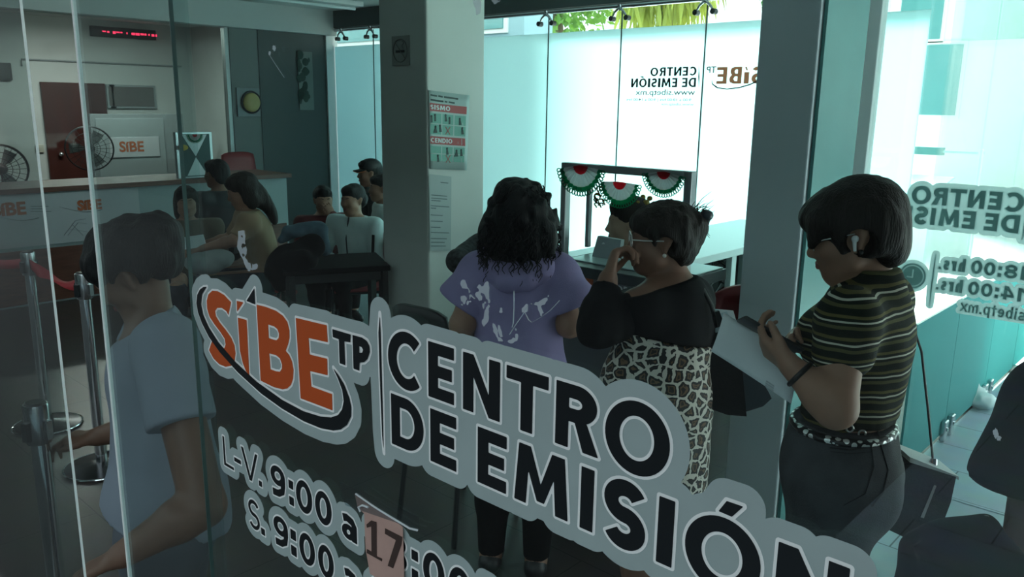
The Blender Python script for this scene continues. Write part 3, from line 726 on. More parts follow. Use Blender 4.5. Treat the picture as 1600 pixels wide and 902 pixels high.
# lettering on the frosted wall, meant for the street behind
bx = onY(1037, 130, YB - .004)
wl_ = empty('window_decal', 'black mirrored title and web address on the frosted wall', 'window sticker', bx)
M_ink = mat('decal_ink', (.012, .03, .032), .6)
Mx = lambda dx, dz: frame_matrix((dx, 0, dz), (-1, 0, 0), (0, 0, 1))
P_ = lambda px, py: onY(px, py, YB - .004) - bx
def wall_text(s, xr, xl, yc, hpx, bold, name, m=M_ink, root=wl_):
    """text whose first letter sits at pixel xr and last at xl (mirrored)"""
    a = P_(xr, yc); b = P_(xl, yc); hh = abs(P_(xr, yc - hpx / 2)[2] - P_(xr, yc + hpx / 2)[2])
    o = text_mesh(name, s, hh / .70, m, root, Matrix.Identity(4), bold * hh)
    me = o.data; co = np.array([v.co[:] for v in me.vertices]); w = co[:, 0].max() - co[:, 0].min(); x0 = co[:, 0].min(); ym = (co[:, 1].max() + co[:, 1].min()) / 2
    W = a[0] - b[0]
    for v in me.vertices:
        u = (v.co.x - x0) / w; v.co = (a[0] - u * W, 0, (a[2] + b[2]) / 2 + v.co.y - ym)
    return o

def wall_caps(s, xr, xl, ytop, ybase, name, m, root, o_):
    a = onY(xr, ybase, YB - .004) - o_; b = onY(xl, ybase, YB - .004) - o_; t_ = onY(xr, ytop, YB - .004) - o_
    vs, fs, w = cut_text(s, t_[2] - a[2]); k = (a[0] - b[0]) / w
    me = bpy.data.meshes.new(name); me.from_pydata([(a[0] - u * k, 0, a[2] + v) for u, v in vs], [], fs); me.update(); return link_mesh(name, me, m, root)
wall_caps('CENTRO', 1088, 1016, 104, 118, 'title_lettering', M_ink, wl_, bx); wall_caps('DE EMISIÓN', 1087, 986, 121.5, 136, 'title_lettering', M_ink, wl_, bx)
wall_text('www.sibetp.mx', 1086, 993, 145.5, 9, .008, 'web_address'); wall_text('9:00 a 18:00 hrs | 9:00 a 14:00 hrs', 1080, 979, 156.5, 4.2, .01, 'hours_lettering'); wall_text('www.sibetp.mx', 1084, 1033, 163.5, 4, .0, 'small_web_address')
MB().prism([P_(x, y) for x, y in ((1092, 102), (1093, 120), (1092, 138), (1091, 120))], (0, .001, 0)).build('divider_line', M_ink, wl_)
bx2 = onY(1160, 120, YB - .004); wl2 = empty('window_decal', 'mirrored brown and black logo sticker on the frosted wall beside the grey pillar', 'window sticker', bx2); bx = bx2
MBR = frost_mat('brown_vinyl', (.24, .075, .04), (.25, .09, .05), .35)
wall_caps('SíBE', 1192, 1119, 103.5, 130.5, 'logo_lettering', MBR, wl2, bx2); wall_text('TP', 1119, 1104, 109, 10, .02, 'small_lettering', M_ink, wl2)
MB().prism([P_(x, y) for x, y in ((1112, 124), (1114, 131), (1122, 136.5), (1136, 138.5), (1155, 136), (1172, 131), (1186, 124), (1186, 126.5), (1172, 133), (1155, 138), (1136, 140), (1120, 138), (1112.5, 132))], (0, .001, 0)).build('swoosh', M_ink, wl2)
# ------------------------------------------------------------------ figures
def skin_mat(name, c): return mat(name, c, .5, noise=.05, nscale=30, spec=.35)
SK_TAN = skin_mat('skin_tan', (.34, .185, .125)); SK_BROWN = skin_mat('skin_brown', (.25, .13, .09)); SK_LIGHT = skin_mat('skin_light', (.46, .29, .21))
M_hair = mat('black_hair', (.009, .0088, .0095), .6, spec=.3, bump=.5, bscale=220, stretch=(1, 1, .12))
M_hairb = mat('dark_brown_hair', (.018, .012, .010), .6, spec=.3, bump=.5, bscale=220, stretch=(1, 1, .12))
M_eye = mat('eye_dark', (.015, .012, .01), .15); M_eyew = mat('eye_white', (.6, .6, .58), .3)
M_lip = mat('lips', (.26, .085, .075), .5); M_brow = mat('brow_hair', (.014, .011, .01), .7)

def axes(fwd, pitch=0.0, roll=0.0):
    """head or trunk axes: side (its right), forward, up"""
    f = nrm([fwd[0], fwd[1], 0]); s = np.cross(f, UP); u = UP.copy()
    p = math.radians(pitch); f, u = f * math.cos(p) - u * math.sin(p), u * math.cos(p) + f * math.sin(p)      # positive pitch looks down
    r = math.radians(roll); s, u = s * math.cos(r) + u * math.sin(r), u * math.cos(r) - s * math.sin(r)
    return np.stack([s, f, u], 1)
class Head:
    def __init__(s, c, fwd, pitch=0, roll=0, size=1.0): s.c = np.array(c, float); s.R = axes(fwd, pitch, roll); s.z = size
    def p(s, x, y, z): return s.c + s.R @ (V(x, y, z) * s.z)
    def e(s, c, r, k=.02, R=None): return E(s.p(*c), np.array(r) * s.z, s.R if R is None else s.R @ R, k * s.z)
    def cap(s, a, b, ra, rb, k=.02): return C(s.p(*a), s.p(*b), ra * s.z, rb * s.z, k * s.z)
    def prims(s):
        o = [s.e((0, -.012, .028), (.074, .094, .086)), s.e((0, .030, -.03), (.060, .060, .080), .03), s.e((0, .052, -.088), (.033, .030, .024), .03),
             s.cap((-.048, .02, -.065), (-.018, .066, -.094), .018, .014, .03), s.cap((.048, .02, -.065), (.018, .066, -.094), .018, .014, .03),
             s.cap((0, .083, .005), (0, .103, -.032), .009, .0125, .014), s.e((.013, .092, -.036), (.010, .012, .008), .008), s.e((-.013, .092, -.036), (.010, .012, .008), .008),
             s.cap((-.034, .079, .020), (.034, .079, .020), .010, .010, .02), s.e((.036, .062, -.028), (.026, .024, .022), .03), s.e((-.036, .062, -.028), (.026, .024, .022), .03),
             s.e((0, .084, -.058), (.024, .012, .007), .008), s.e((0, .083, -.069), (.020, .012, .008), .008)]
        for q in (-1, 1):
            o += [s.cap((q * .074, -.008, .018), (q * .079, -.018, .006), .010, .010, .006), s.cap((q * .079, -.018, .006), (q * .073, -.004, -.034), .009, .008, .008), s.e((q * .073, -.004, -.006), (.006, .013, .022), .008)]
        return o
    def face(s, root, open_eyes=True):
        for q in (-1, 1):
            ew = MB().ball(s.p(q * .030, .078, .000), np.array([.0135, .008, .0075]) * s.z, 8, s.R).build('eye', M_eyew, root, True); sub_of(ew, root)
            MB().ball(s.p(q * .030, .0835, .000), np.array([.006, .0035, .006]) * s.z, 8, s.R).build('pupil', M_eye, ew, True)
            MB().tube([s.p(q * .015, .090, .020), s.p(q * .032, .086, .026), s.p(q * .047, .072, .020)], [.003 * s.z, .0035 * s.z, .002 * s.z], 8).build('eyebrow', M_brow, root, True)
        for nm, za, ra in (('upper_lip', -.0595, .0052), ('lower_lip', -.0675, .006)):
            MB().tube([s.p(-.022, .082, -.063), s.p(-.008, .094, za), s.p(.008, .094, za), s.p(.022, .082, -.063)], [.002 * s.z, ra * s.z, ra * s.z, .002 * s.z], 8).build(nm, M_lip, root, True)

def hand(w, d, n, thumb_side, curl=(.5, .55, .6, .65), z=1.0, thumb=.5, spread=.06):
    """palm, four fingers and thumb: w wrist, d towards the fingers, n out of the palm side, thumb_side +1/-1 along d x n"""
    d = nrm(d); n = nrm(np.array(n) - (np.array(n) @ d) * d); s = np.cross(d, n) * thumb_side
    o = []; L = .083 * z
    for i, f in enumerate((1.5, .5, -.5, -1.5)):                 # index .. little
        b = w + s * f * .010 * z; k = w + d * (L - abs(f - .5) * .004 * z) + s * f * .0195 * z
        o.append(C(b, k, .015 * z, .0115 * z, .012))
        ln = (.042, .047, .043, .034)[i] * z; ang = spread * f; c = curl[i]; p = k; a = 0
        for j, (q, r0, r1) in enumerate(((1.0, .0098, .0088), (.62, .0088, .0080), (.5, .0080, .0068))):
            a += c * (1.0, 1.15, .8)[j]
            dr = (d * math.cos(ang) + s * math.sin(ang)) * math.cos(a) + n * math.sin(a)
            e = p + dr * ln * q; o.append(C(p, e, r0 * z, r1 * z, .003)); p = e
    t0 = w + d * .018 * z + s * .018 * z; t1 = t0 + (d * .55 + s * .62 + n * .35 * thumb) * .043 * z; t2 = t1 + nrm(d * .85 + s * .25 * (1 - thumb) + n * .55 * thumb) * .034 * z; t3 = t2 + nrm(d * .9 + n * .6 * thumb - s * .15) * .026 * z
    o += [C(t0, t1, .017 * z, .0125 * z, .012), C(t1, t2, .0115 * z, .010 * z, .004), C(t2, t3, .010 * z, .008 * z, .004)]
    return o

class Person:
    def __init__(s, label, base, group=None):
        s.root = thing('person', label, 'person', base, group); s.seg = {}
    def trunk(s, pelvis, neck, shl, shr, head, chest=(.150, .105, .165), waist=(.125, .092, .13), hips=(.165, .118, .125), fwd=None, neckr=.050, shr_r=.052, bust=0):
        pelvis, neck, shl, shr = [np.array(q, float) for q in (pelvis, neck, shl, shr)]
        u = nrm(neck - pelvis); side = shr - shl; side = nrm(side - (side @ u) * u); f = np.cross(u, side)
        if fwd is not None and f @ np.array(fwd) < 0: f = -f; side = -side
        R = np.stack([side, f, u], 1); s.R = R; s.pelvis = pelvis; s.neck = neck; s.head = head; L = np.linalg.norm(neck - pelvis)
        s.chest = pelvis + u * L * .68; s.waist = pelvis + u * L * .36
        t = [E(s.chest, chest, R, .05), E(s.waist, waist, R, .06), E(pelvis, hips, R, .06), C(shl, shr, shr_r, shr_r, .05), C(shl, s.chest, shr_r, .07, .05), C(shr, s.chest, shr_r, .07, .05), C(neck, (shl + shr) / 2, .055, .06, .05)]
        if bust:
            for q in (-1, 1): t.append(E(s.chest + R @ V(q * .07, chest[1] * .75, .0), (.062 * bust, .055 * bust, .062 * bust), R, .04))
        s.seg['torso'] = t
        s.seg['neck'] = [C(neck - u * .01, head.p(0, -.022, -.055), neckr, neckr * .95, .02)]
        s.seg['head'] = head.prims(); return s
    def arm(s, side, sh, el, wr, r=(.049, .040, .036, .026), hd=None):
        sh, el, wr = [np.array(q, float) for q in (sh, el, wr)]
        m = el + (wr - el) * .3
        s.seg['uarm' + side] = [C(sh, el, r[0], r[1], .02)]; s.seg['farm' + side] = [C(el, m, r[1], r[2] * 1.08, .02), C(m, wr, r[2] * 1.08, r[3], .02)]
        s.seg['hand' + side] = hd or []; return s
    def leg(s, side, hip, knee, ankle, toe, r=(.088, .058, .054, .036)):
        hip, knee, ankle, toe = [np.array(q, float) for q in (hip, knee, ankle, toe)]
        c = knee + (ankle - knee) * .3
        s.seg['thigh' + side] = [C(hip, knee, r[0], r[1], .04)]; s.seg['shin' + side] = [C(knee, c, r[1], r[2], .03), C(c, ankle, r[2], r[3], .03)]
        heel = ankle + V(0, 0, -.045) - nrm(toe - ankle) * .03
        s.seg['foot' + side] = [C(heel, toe, .035, .027, .03), C(ankle, heel, .036, .033, .02)]; return s
    def stand_legs(s, fwd, spread=.09, knee_fwd=.02, foot=.16, r=(.092, .058, .054, .036), stagger=0.0):
        f = nrm([fwd[0], fwd[1], 0]); sd = np.cross(f, UP)
        for nm, q in (('L', -1), ('R', 1)):
            hip = s.pelvis + sd * q * spread - UP * .04; g = hip[2]
            an = V(*(hip + f * (stagger * q - .02))[:2], .085); kn = V(*(hip + f * (knee_fwd + stagger * q * .5))[:2], g * .53)
            s.leg(nm, hip, kn, an, an + f * foot * .75 + V(0, 0, -.055), r)
        return s
    def sit_legs(s, fwd, spread=.09, thigh=.40, floor=0.0, r=(.085, .060, .052, .036), out=.03):
        f = nrm([fwd[0], fwd[1], 0]); sd = np.cross(f, UP)
        for nm, q in (('L', -1), ('R', 1)):
            hip = s.pelvis + sd * q * spread - UP * .02; kn = hip + f * thigh + sd * q * out + UP * .02; an = V(kn[0], kn[1], floor + .085) - f * .04
            s.leg(nm, hip, kn, an, an + f * .13 + V(0, 0, -.055), r)
        return s
    def all(s, *names):
        o = []
        for n_ in names:
            for k in s.seg:
                if k.startswith(n_): o += s.seg[k]
        return o
    def body(s, m, h=.007, skip=()):
        o = []
        for k in s.seg:
            if not any(k.startswith(q) for q in skip): o += s.seg[k]
        return volume('body', o, m, s.root, h, .02)
    def cloth(s, name, prims, m, off=.012, h=.007, k=.03, cuts=(), fold=.0, ffreq=9.0, seed=3, fdir=(1, 1, .35), sm=2, sleeves=()):
        """clothing that follows the limbs; cuts are (point, outward normal) planes it ends at"""
        fd = np.array(fdir, np.float32)
        def post(P, D):
            if fold: D = D - fold * value_noise(P * fd, ffreq, seed) - fold * .5 * value_noise(P * fd, ffreq * 2.1, seed + 1)
            for p, n_ in cuts:
                n_ = nrm(n_); D = np.maximum(D, (P - np.array(p, np.float32)) @ n_.astype(np.float32))
            for sp, sc in sleeves:
                lo = P[0, 0, 0].astype(float); E2 = sdf_eval(inflate(sp, off), lo, P.shape[:3], h, k)
                if fold: E2 = E2 - fold * value_noise(P * fd, ffreq, seed + 2)
                for p, n_ in sc:
                    n_ = nrm(n_); E2 = np.maximum(E2, (P - np.array(p, np.float32)) @ n_.astype(np.float32))
                hh = np.maximum(.03 - np.abs(D - E2), 0) / .03; D = np.minimum(D, E2) - hh * hh * .0075
            return D
        ext = sum([list(q[0]) for q in sleeves], [])
        if ext:
            lo, hi = bounds(inflate(list(prims) + ext, off), 3 * h + .03); shape = tuple(np.ceil((hi - lo) / h).astype(int) + 1)
            return volume(name, inflate(prims, off), m, s.root, h, k, post, sm, box=(lo, hi))
        return volume(name, inflate(prims, off), m, s.root, h, k, post, sm)
    def hair(s, name, prims, m, h=.007, k=.03, amp=.004, freq=40, cuts=(), seed=5, stretch=(1, 1, .25), sub=None):
        st = np.array(stretch, np.float32)
        def post(P, D):
            if amp: D = D - amp * value_noise(P * st, freq, seed)
            for p, n_ in cuts:
                n_ = nrm(n_); D = np.maximum(D, (P - np.array(p, np.float32)) @ n_.astype(np.float32))
            if sub is not None: D = sub(P, D)
            return D
        return volume(name, prims, m, s.root, h, k, post, 1)
def frac(a, b, t): return np.array(a, float) + (np.array(b, float) - np.array(a, float)) * t
def shoes(p, m): 
    for k in ('footL', 'footR'):
        if k in p.seg: volume('shoe', inflate(p.seg[k], .006), m, p.root, .008, .02)
# ------------------------------------------------------------------ fabrics
def striped():
    m = mat('striped_knit', (.03, .03, .02), .85, spec=.2, bump=.25, bscale=400); n = m.node_tree.nodes; l = m.node_tree.links; b = n['Principled BSDF']
    tc = n.new('ShaderNodeTexCoord'); sp = n.new('ShaderNodeSeparateXYZ'); ns = n.new('ShaderNodeTexNoise'); ns.inputs['Scale'].default_value = 7
    l.new(tc.outputs['Object'], sp.inputs[0]); l.new(tc.outputs['Object'], ns.inputs['Vector'])
    a = n.new('ShaderNodeMath'); a.operation = 'MULTIPLY_ADD'; a.inputs[1].default_value = .022; l.new(ns.outputs['Fac'], a.inputs[0]); l.new(sp.outputs['Z'], a.inputs[2])
    d = n.new('ShaderNodeMath'); d.operation = 'DIVIDE'; d.inputs[1].default_value = .046; l.new(a.outputs[0], d.inputs[0])
    f = n.new('ShaderNodeMath'); f.operation = 'FRACT'; l.new(d.outputs[0], f.inputs[0])
    K = (.016, .019, .014)
    ramp_nodes(m, f.outputs[0], [(0, K), (.20, (.105, .10, .045)), (.36, K), (.50, (.58, .56, .46)), (.585, K), (.72, (.135, .115, .045)), (.86, K)], b.inputs['Base Color']); return m
def leopard():
    m = mat('leopard_print', (.4, .3, .2), .6, spec=.3); n = m.node_tree.nodes; l = m.node_tree.links; b = n['Principled BSDF']
    tc = n.new('ShaderNodeTexCoord'); ns = n.new('ShaderNodeTexNoise'); ns.inputs['Scale'].default_value = 22; ns.inputs['Detail'].default_value = 3
    mp = n.new('ShaderNodeMapping'); mp.inputs['Scale'].default_value = (1, 1, 1.15); l.new(tc.outputs['Object'], mp.inputs['Vector'])
    av = n.new('ShaderNodeVectorMath'); av.operation = 'SCALE'; av.inputs['Scale'].default_value = .028; l.new(tc.outputs['Object'], ns.inputs['Vector']); l.new(ns.outputs['Color'], av.inputs[0])
    ad = n.new('ShaderNodeVectorMath'); l.new(mp.outputs[0], ad.inputs[0]); l.new(av.outputs[0], ad.inputs[1])
    vo = n.new('ShaderNodeTexVoronoi'); vo.feature = 'DISTANCE_TO_EDGE'; vo.inputs['Scale'].default_value = 25; l.new(ad.outputs[0], vo.inputs['Vector'])
    n2 = n.new('ShaderNodeTexNoise'); n2.inputs['Scale'].default_value = 60; l.new(tc.outputs['Object'], n2.inputs['Vector'])
    a = n.new('ShaderNodeMath'); a.operation = 'MULTIPLY_ADD'; a.inputs[1].default_value = .26; l.new(n2.outputs['Fac'], a.inputs[0]); l.new(vo.outputs['Distance'], a.inputs[2])
    ramp_nodes(m, a.outputs[0], [(0, (.66, .60, .52)), (.225, (.012, .011, .011)), (.38, (.15, .085, .045)), (.47, (.02, .015, .013))], b.inputs['Base Color']); return m
def studded():
    m = mat('studded_belt', (.03, .03, .03), .35, metal=.6); n = m.node_tree.nodes; l = m.node_tree.links; b = n['Principled BSDF']
    tc = n.new('ShaderNodeTexCoord'); vo = n.new('ShaderNodeTexVoronoi'); vo.inputs['Scale'].default_value = 62; l.new(tc.outputs['Object'], vo.inputs['Vector'])
    ramp_nodes(m, vo.outputs['Distance'], [(0, (.75, .76, .74)), (.42, (.02, .02, .022))], b.inputs['Base Color']); return m
def denim(name, c): return mat(name, c, .85, spec=.2, noise=.35, nscale=9, bump=.3, bscale=300)
M_purple = mat('lilac_jersey', (.30, .245, .43), .85, spec=.2, noise=.06, nscale=14, bump=.15, bscale=250)
M_blk = mat('black_cloth', (.006, .0065, .007), .9, spec=.1, noise=.2, nscale=10)
M_sheer = mat('sheer_black_knit', (.007, .007, .008), .85, spec=.15)
M_leather = mat('black_leather', (.007, .008, .009), .5, spec=.25, bump=.15, bscale=90)
M_lace = mat('white_metal', (.7, .7, .68), .3, metal=.8)

# ================================================================== woman in the striped T-shirt
fS = nrm(-RT * math.cos(math.radians(24)) + AW * math.sin(math.radians(24))); sS = np.cross(fS, UP)
pel = Q(1312, 722, 1.98); HS = Head(Q(1333, 362, 1.96), nrm(-RT * math.cos(.30) + AW * math.sin(.30)), 16, 0, 1.0)
S = Person('person in a striped T-shirt and dark jeans looking down at a phone and papers', V(pel[0], pel[1], 0))
shl = Q(1324, 499, 1.85); shr = Q(1378, 470, 2.10)
S.trunk(pel, Q(1362, 446, 1.99), shl, shr, HS, chest=(.135, .108, .165), waist=(.122, .098, .12), hips=(.150, .135, .125), fwd=fS, bust=.85, neckr=.047)
elS = Q(1306, 638, 1.79); wrS = Q(1236, 572, 1.83)
S.arm('L', shl, elS, wrS, (.047, .044, .039, .027), hand(wrS, Q(1196, 541, 1.88) - wrS, UP * .6 + AW * .5 + RT * .5, -1, (.55, .6, .62, .65), .98, .7))
erS = Q(1330, 600, 2.22); wrR = Q(1268, 530, 2.05)
S.arm('R', shr, erS, wrR, (.047, .042, .036, .026), hand(wrR, Q(1226, 520, 1.99) - wrR, -AW * .8 - UP * .2 - RT * .3, 1, (.5, .6, .65, .7), .95, .6))
S.stand_legs(fS, .088, .03, r=(.098, .068, .060, .045))
S.body(SK_TAN, .006)
S.cloth('striped_shirt', S.all('torso') + [C(shl, frac(shl, elS, .36), .052, .056, .03), C(shr, frac(shr, erS, .5), .052, .056, .03), C(Q(1362, 446, 1.99), HS.p(0, -.03, -.085), .052, .048, .02)], striped(), .010, .006, .035,
        cuts=[(Q(1352, 646, 1.97), -UP + RT * .05), (Q(1362, 428, 1.98) + UP * .018, UP)], fold=.004, ffreq=16)
S.cloth('collar', [C(Q(1362, 446, 1.99), HS.p(0, -.03, -.085), .056, .051, .02)], M_blk, .010, .005, .02, cuts=[(Q(1362, 431, 1.98), UP), (Q(1362, 440, 1.98), -UP)])
S.cloth('jeans', S.all('thigh', 'shin') + [E(pel, (.152, .128, .125), S.R, .06), E(pel + UP * .10, (.120, .098, .08), S.R, .05), E(pel - UP * .055 - fS * .055 + sS * .06, (.078, .075, .085), None, .04), E(pel - UP * .055 - fS * .055 - sS * .06, (.078, .075, .085), None, .04)],
        denim('black_denim', (.055, .058, .064)), .008, .006, .03, cuts=[(Q(1318, 650, 1.97), UP), (V(0, 0, .09), -UP)], fold=.003, ffreq=13)
shoes(S, M_black)
wst = Q(1316, 655, 1.97)
def ring_pts(c, R, rx, ry, n=40): return [c + R @ V(rx * math.cos(2 * math.pi * i / n), ry * math.sin(2 * math.pi * i / n), 0) for i in range(n)]
S.cloth('belt', [E(pel + UP * .10, (.120, .098, .08), S.R, .05), E(pel + UP * .04, (.14, .115, .09), S.R, .05)], studded(), .0125, .006, .05, cuts=[(Q(1318, 651, 1.97), UP), (Q(1318, 661, 1.97), -UP)])
pk = MB()
for q, (a, b, c_, d_) in (('', ((1300, 704), (1362, 699), (1366, 706), (1300, 711))),): pk.prism([Q(x, y, 1.823) for x, y in (a, b, c_, d_)], AW * .01)
BV = {}
def surf_hit(o, px, py, off=.0015):
    from mathutils.bvhtree import BVHTree
    if o.name not in BV: BV[o.name] = BVHTree.FromPolygons([v.co[:] for v in o.data.vertices], [p.vertices[:] for p in o.data.polygons])
    b0 = WORLD_BASE[o.parent.name]; d = nrm(ray(px, py)); h = BV[o.name].ray_cast(Vector((CO - b0).tolist()), Vector(d.tolist()))
    return None if h[0] is None else np.array(h[0]) + b0 - d * off
def seam(o, pts, r, m, name, par, n=14):
    q = []
    for (x0, y0), (x1, y1) in zip(pts[:-1], pts[1:]):
        for t in np.linspace(0, 1, n, endpoint=False): q.append((x0 + (x1 - x0) * t, y0 + (y1 - y0) * t))
    P3 = [surf_hit(o, *c) for c in q + [pts[-1]]]; P3 = [c for c in P3 if c is not None]
    if len(P3) > 3: return MB().tube(P3, r, 6).build(name, m, par, True)
jeans_o = [c for c in S.root.children if c.name.startswith('jeans')][0]
M_seam = mat('seam_thread', (.02, .021, .023), .9)
seam(jeans_o, [(1297, 700), (1330, 703), (1362, 700)], .0016, M_seam, 'pocket_edge', S.root); seam(jeans_o, [(1298, 706), (1330, 709), (1362, 706)], .0012, M_seam, 'pocket_edge', S.root)
seam(jeans_o, [(1362, 700), (1366, 730), (1352, 772), (1318, 790)], .0012, M_seam, 'pocket_stitch', S.root); seam(jeans_o, [(1370, 668), (1378, 700), (1388, 735), (1380, 770), (1362, 792)], .0018, M_seam, 'seat_seam', S.root)
seam(jeans_o, [(1322, 684), (1350, 688), (1386, 682)], .0016, M_seam, 'yoke_seam', S.root)
ey = MB()
for x, y in ((1328, 670), (1347, 678)): ey.tube([Q(x, y, 1.855) + RT * .008 * math.cos(t) + UP * .008 * math.sin(t) for t in np.linspace(0, 2 * math.pi, 15)[:-1]], .0022, 8, closed=True)
ey.build('eyelets', M_lace, S.root, True)
hp = [HS.e((0, -.020, .038), (.092, .112, .095)), HS.e((0, .050, .052), (.074, .066, .050), .03), HS.e((0, -.072, -.030), (.080, .052, .075), .03), HS.e((.074, -.015, -.005), (.026, .070, .072), .02), HS.e((-.074, -.03, .010), (.026, .072, .070), .02), HS.cap((-.06, .075, .04), (-.052, .098, -.004), .026, .012, .02), HS.cap((.06, .075, .04), (.055, .095, -.01), .026, .012, .02), HS.cap((-.072, .035, .02), (-.072, .036, -.035), .018, .006, .015)]
S.hair('short_bob_hair', hp, M_hairb, .005, .02, .0022, 90, cuts=[(HS.p(0, -.05, -.105), HS.R @ V(0, -.2, -1))], stretch=(1, 1, .12),
       sub=lambda P, D: np.maximum(D, .036 - np.linalg.norm(P - HS.p(-.090, -.004, -.018).astype(np.float32), axis=-1)))
HS.face(S.root)
gl = MB()
for q in (-1, 1): gl.tube([HS.p(q * .033 + .024 * math.cos(t), .096, .000 + .021 * math.sin(t)) for t in np.linspace(0, 2 * math.pi, 25)[:-1]], .0016, 8, closed=True); gl.tube([HS.p(q * .057, .095, .004), HS.p(q * .073, .06, .006), HS.p(q * .078, -.01, .006)], .0014, 8)
gl.tube([HS.p(-.009, .097, .004), HS.p(.009, .097, .004)], .0015, 8); gl.build('glasses', M_lace, S.root, True)
eb = MB(); eb.ball(HS.p(-.088, .004, -.004), .0085 * 1, 8); eb.tube([HS.p(-.090, .006, -.004), HS.p(-.089, .010, -.032)], [.005, .0035], 10); eb.build('earbud', M_white, S.root, True)
MB().ball(HS.p(-.083, -.002, -.038), .0065, 8).build('ear_stud', M_black, S.root, True)
fd = nrm(wrS - elS); MB().tube([wrS - fd * .026 + (nrm(np.cross(fd, UP)) * math.cos(t) + nrm(np.cross(fd, np.cross(fd, UP))) * math.sin(t)) * .032 for t in np.linspace(0, 2 * math.pi, 25)[:-1]], .006, 8, closed=True, flat=1).build('wristband', M_black, S.root, True)
# what she holds
ph = thing('smartphone', 'dark smartphone held over the papers by the striped-shirt person', 'phone', Q(1200, 520, 1.90))
pa = Q(1170, 505, 1.91); pb_ = Q(1236, 542, 1.90); ax_ = nrm(pb_ - pa); pn = nrm(np.cross(ax_, AW * .9 - UP * .35)); pc = (pa + pb_) / 2
if pn[2] < 0: pn = -pn
ay_ = nrm(np.cross(pn, ax_)); L_ = np.linalg.norm(pb_ - pa) / 2 + .022
MB().obox(pc, (ax_, ay_, pn), (L_, .036, .0042), .004).build('phone_body', M_black, ph, True); MB().obox(pc + pn * .0044, (ax_, ay_, pn), (L_ - .004, .033, .0004)).build('screen', mat('phone_glass', (.02, .03, .035), .06, spec=.8), ph)
pp = thing('document', 'white printed sheet hanging from the hands of the striped-shirt person', 'paper sheet', Q(1175, 560, 1.95))
g_ = []
cn = (Q(1131, 489, 1.99), Q(1111, 549, 1.96), Q(1236, 631, 1.89), Q(1248, 560, 1.90))
for i in range(9):
    r_ = []
    for j in range(9):
        a = frac(frac(cn[0], cn[3], j / 8), frac(cn[1], cn[2], j / 8), i / 8); r_.append(a + AW * .010 * math.sin(j / 8 * math.pi) - AW * .006 * math.sin(i / 8 * 3))
    g_.append(r_)
sh_ = MB().sheet(g_).build('sheet', M_paper, pp, True); sm_ = sh_.modifiers.new('thick', 'SOLIDIFY'); sm_.thickness = .0006
ln_ = MB()
for (u0, u1, v) in ((.66, .76, .84), (.66, .76, .89), (.66, .76, .94)):
    P4 = [frac(frac(cn[0], cn[3], u), frac(cn[1], cn[2], u), w) - AW * .012 for u, w in ((u0, v), (u1, v), (u1, v + .035), (u0, v + .035))]; ln_.prism(P4, -AW * .0004)
ln_.build('printed_lines', mat('pale_grey_ink', (.45, .48, .50), .8), pp)
# shoulder bag at her far side
bg_ = thing('shoulder_bag', 'black flap shoulder bag with pale edge hanging behind the dark jeans', 'bag', Q(1415, 760, 2.08))
def Qs(l, d): return [Q(x, y, d) for x, y in l]
MB().prism(Qs([(1372, 708), (1396, 700), (1466, 722), (1458, 760), (1440, 808), (1424, 822), (1408, 822), (1366, 802)], 2.16), -AW * .09).build('bag_body', M_leather, bg_)
MB().prism(Qs([(1394, 690), (1467, 719), (1467, 724), (1394, 700)], 2.17), -AW * .10).build('pale_top_edge', mat('pale_leather', (.55, .60, .60), .5), bg_)
MB().prism(Qs([(1436, 806), (1457, 756), (1461, 757), (1441, 808)], 2.055), -AW * .008).build('zip', M_steel, bg_)
MB().tube([Q(1458, 722, 2.12), Q(1450, 640, 2.13), Q(1440, 550, 2.16), Q(1420, 490, 2.17), Q(1388, 458, 2.12)], .006, 8, flat=.5).build('strap', M_leather, bg_, True)
MB().tube([Q(1458, 735, 2.10), Q(1459, 718, 2.11)], .009, 10).build('strap_ring', M_steel, bg_, True)

# ================================================================== woman in leopard print
fL = nrm(-RT * math.cos(.35) + AW * math.sin(.35)); HL = Head(Q(1033, 372, 2.58), nrm(-RT * math.cos(.06) + AW * math.sin(.06)), 2, 0, .98)
pel = Q(1026, 622, 2.60); Lp = Person('person in black top over leopard print, hand raised to the mouth', V(pel[0], pel[1], 0))
shl = Q(1000, 486, 2.50); shr = Q(1078, 470, 2.72)
Lp.trunk(pel, Q(1052, 446, 2.60), shl, shr, HL, chest=(.155, .130, .155), waist=(.150, .135, .13), hips=(.165, .145, .14), fwd=fL, bust=1.2, neckr=.055, shr_r=.060)
elL = Q(936, 512, 2.46); wrL = Q(950, 436, 2.50)
Lp.arm('L', shl, elL, wrL, (.058, .052, .046, .030), hand(wrL, Q(962, 388, 2.53) - wrL, RT * .85 - UP * .1, 1, (.95, .95, .95, .95), 1.08, .9))
erL = Q(1098, 560, 2.78); wrR = Q(1085, 520, 2.66)
Lp.arm('R', shr, erL, wrR, (.056, .048, .042, .030), hand(wrR, Q(1088, 490, 2.62) - wrR, -RT, 1, (.9, .9, .9, .9), .95, .8))
Lp.stand_legs(fL, .09, .02, r=(.105, .064, .058, .040))
Lp.body(SK_BROWN, .006)
cut_pt = Q(1030, 521, 2.55); cn_ = nrm(-UP + RT * -.20)
armp = Lp.all('uarmL', 'farmL', 'uarmR', 'farmR')
def top_post_cut(): return [(wrL - nrm(wrL - elL) * .015, wrL - elL)]
LT = Lp.all('torso')
def clip_torso(P, D): return D
tor = volume('black_top_body', inflate(LT, .013), M_sheer, Lp.root, .006, .04, lambda P, D: np.maximum(np.maximum(D - .004 * value_noise(P, 12, 4), (P - cut_pt.astype(np.float32)) @ cn_.astype(np.float32)), (P - Q(1045, 440, 2.58).astype(np.float32)) @ nrm(UP + fL * .25).astype(np.float32)), 2)
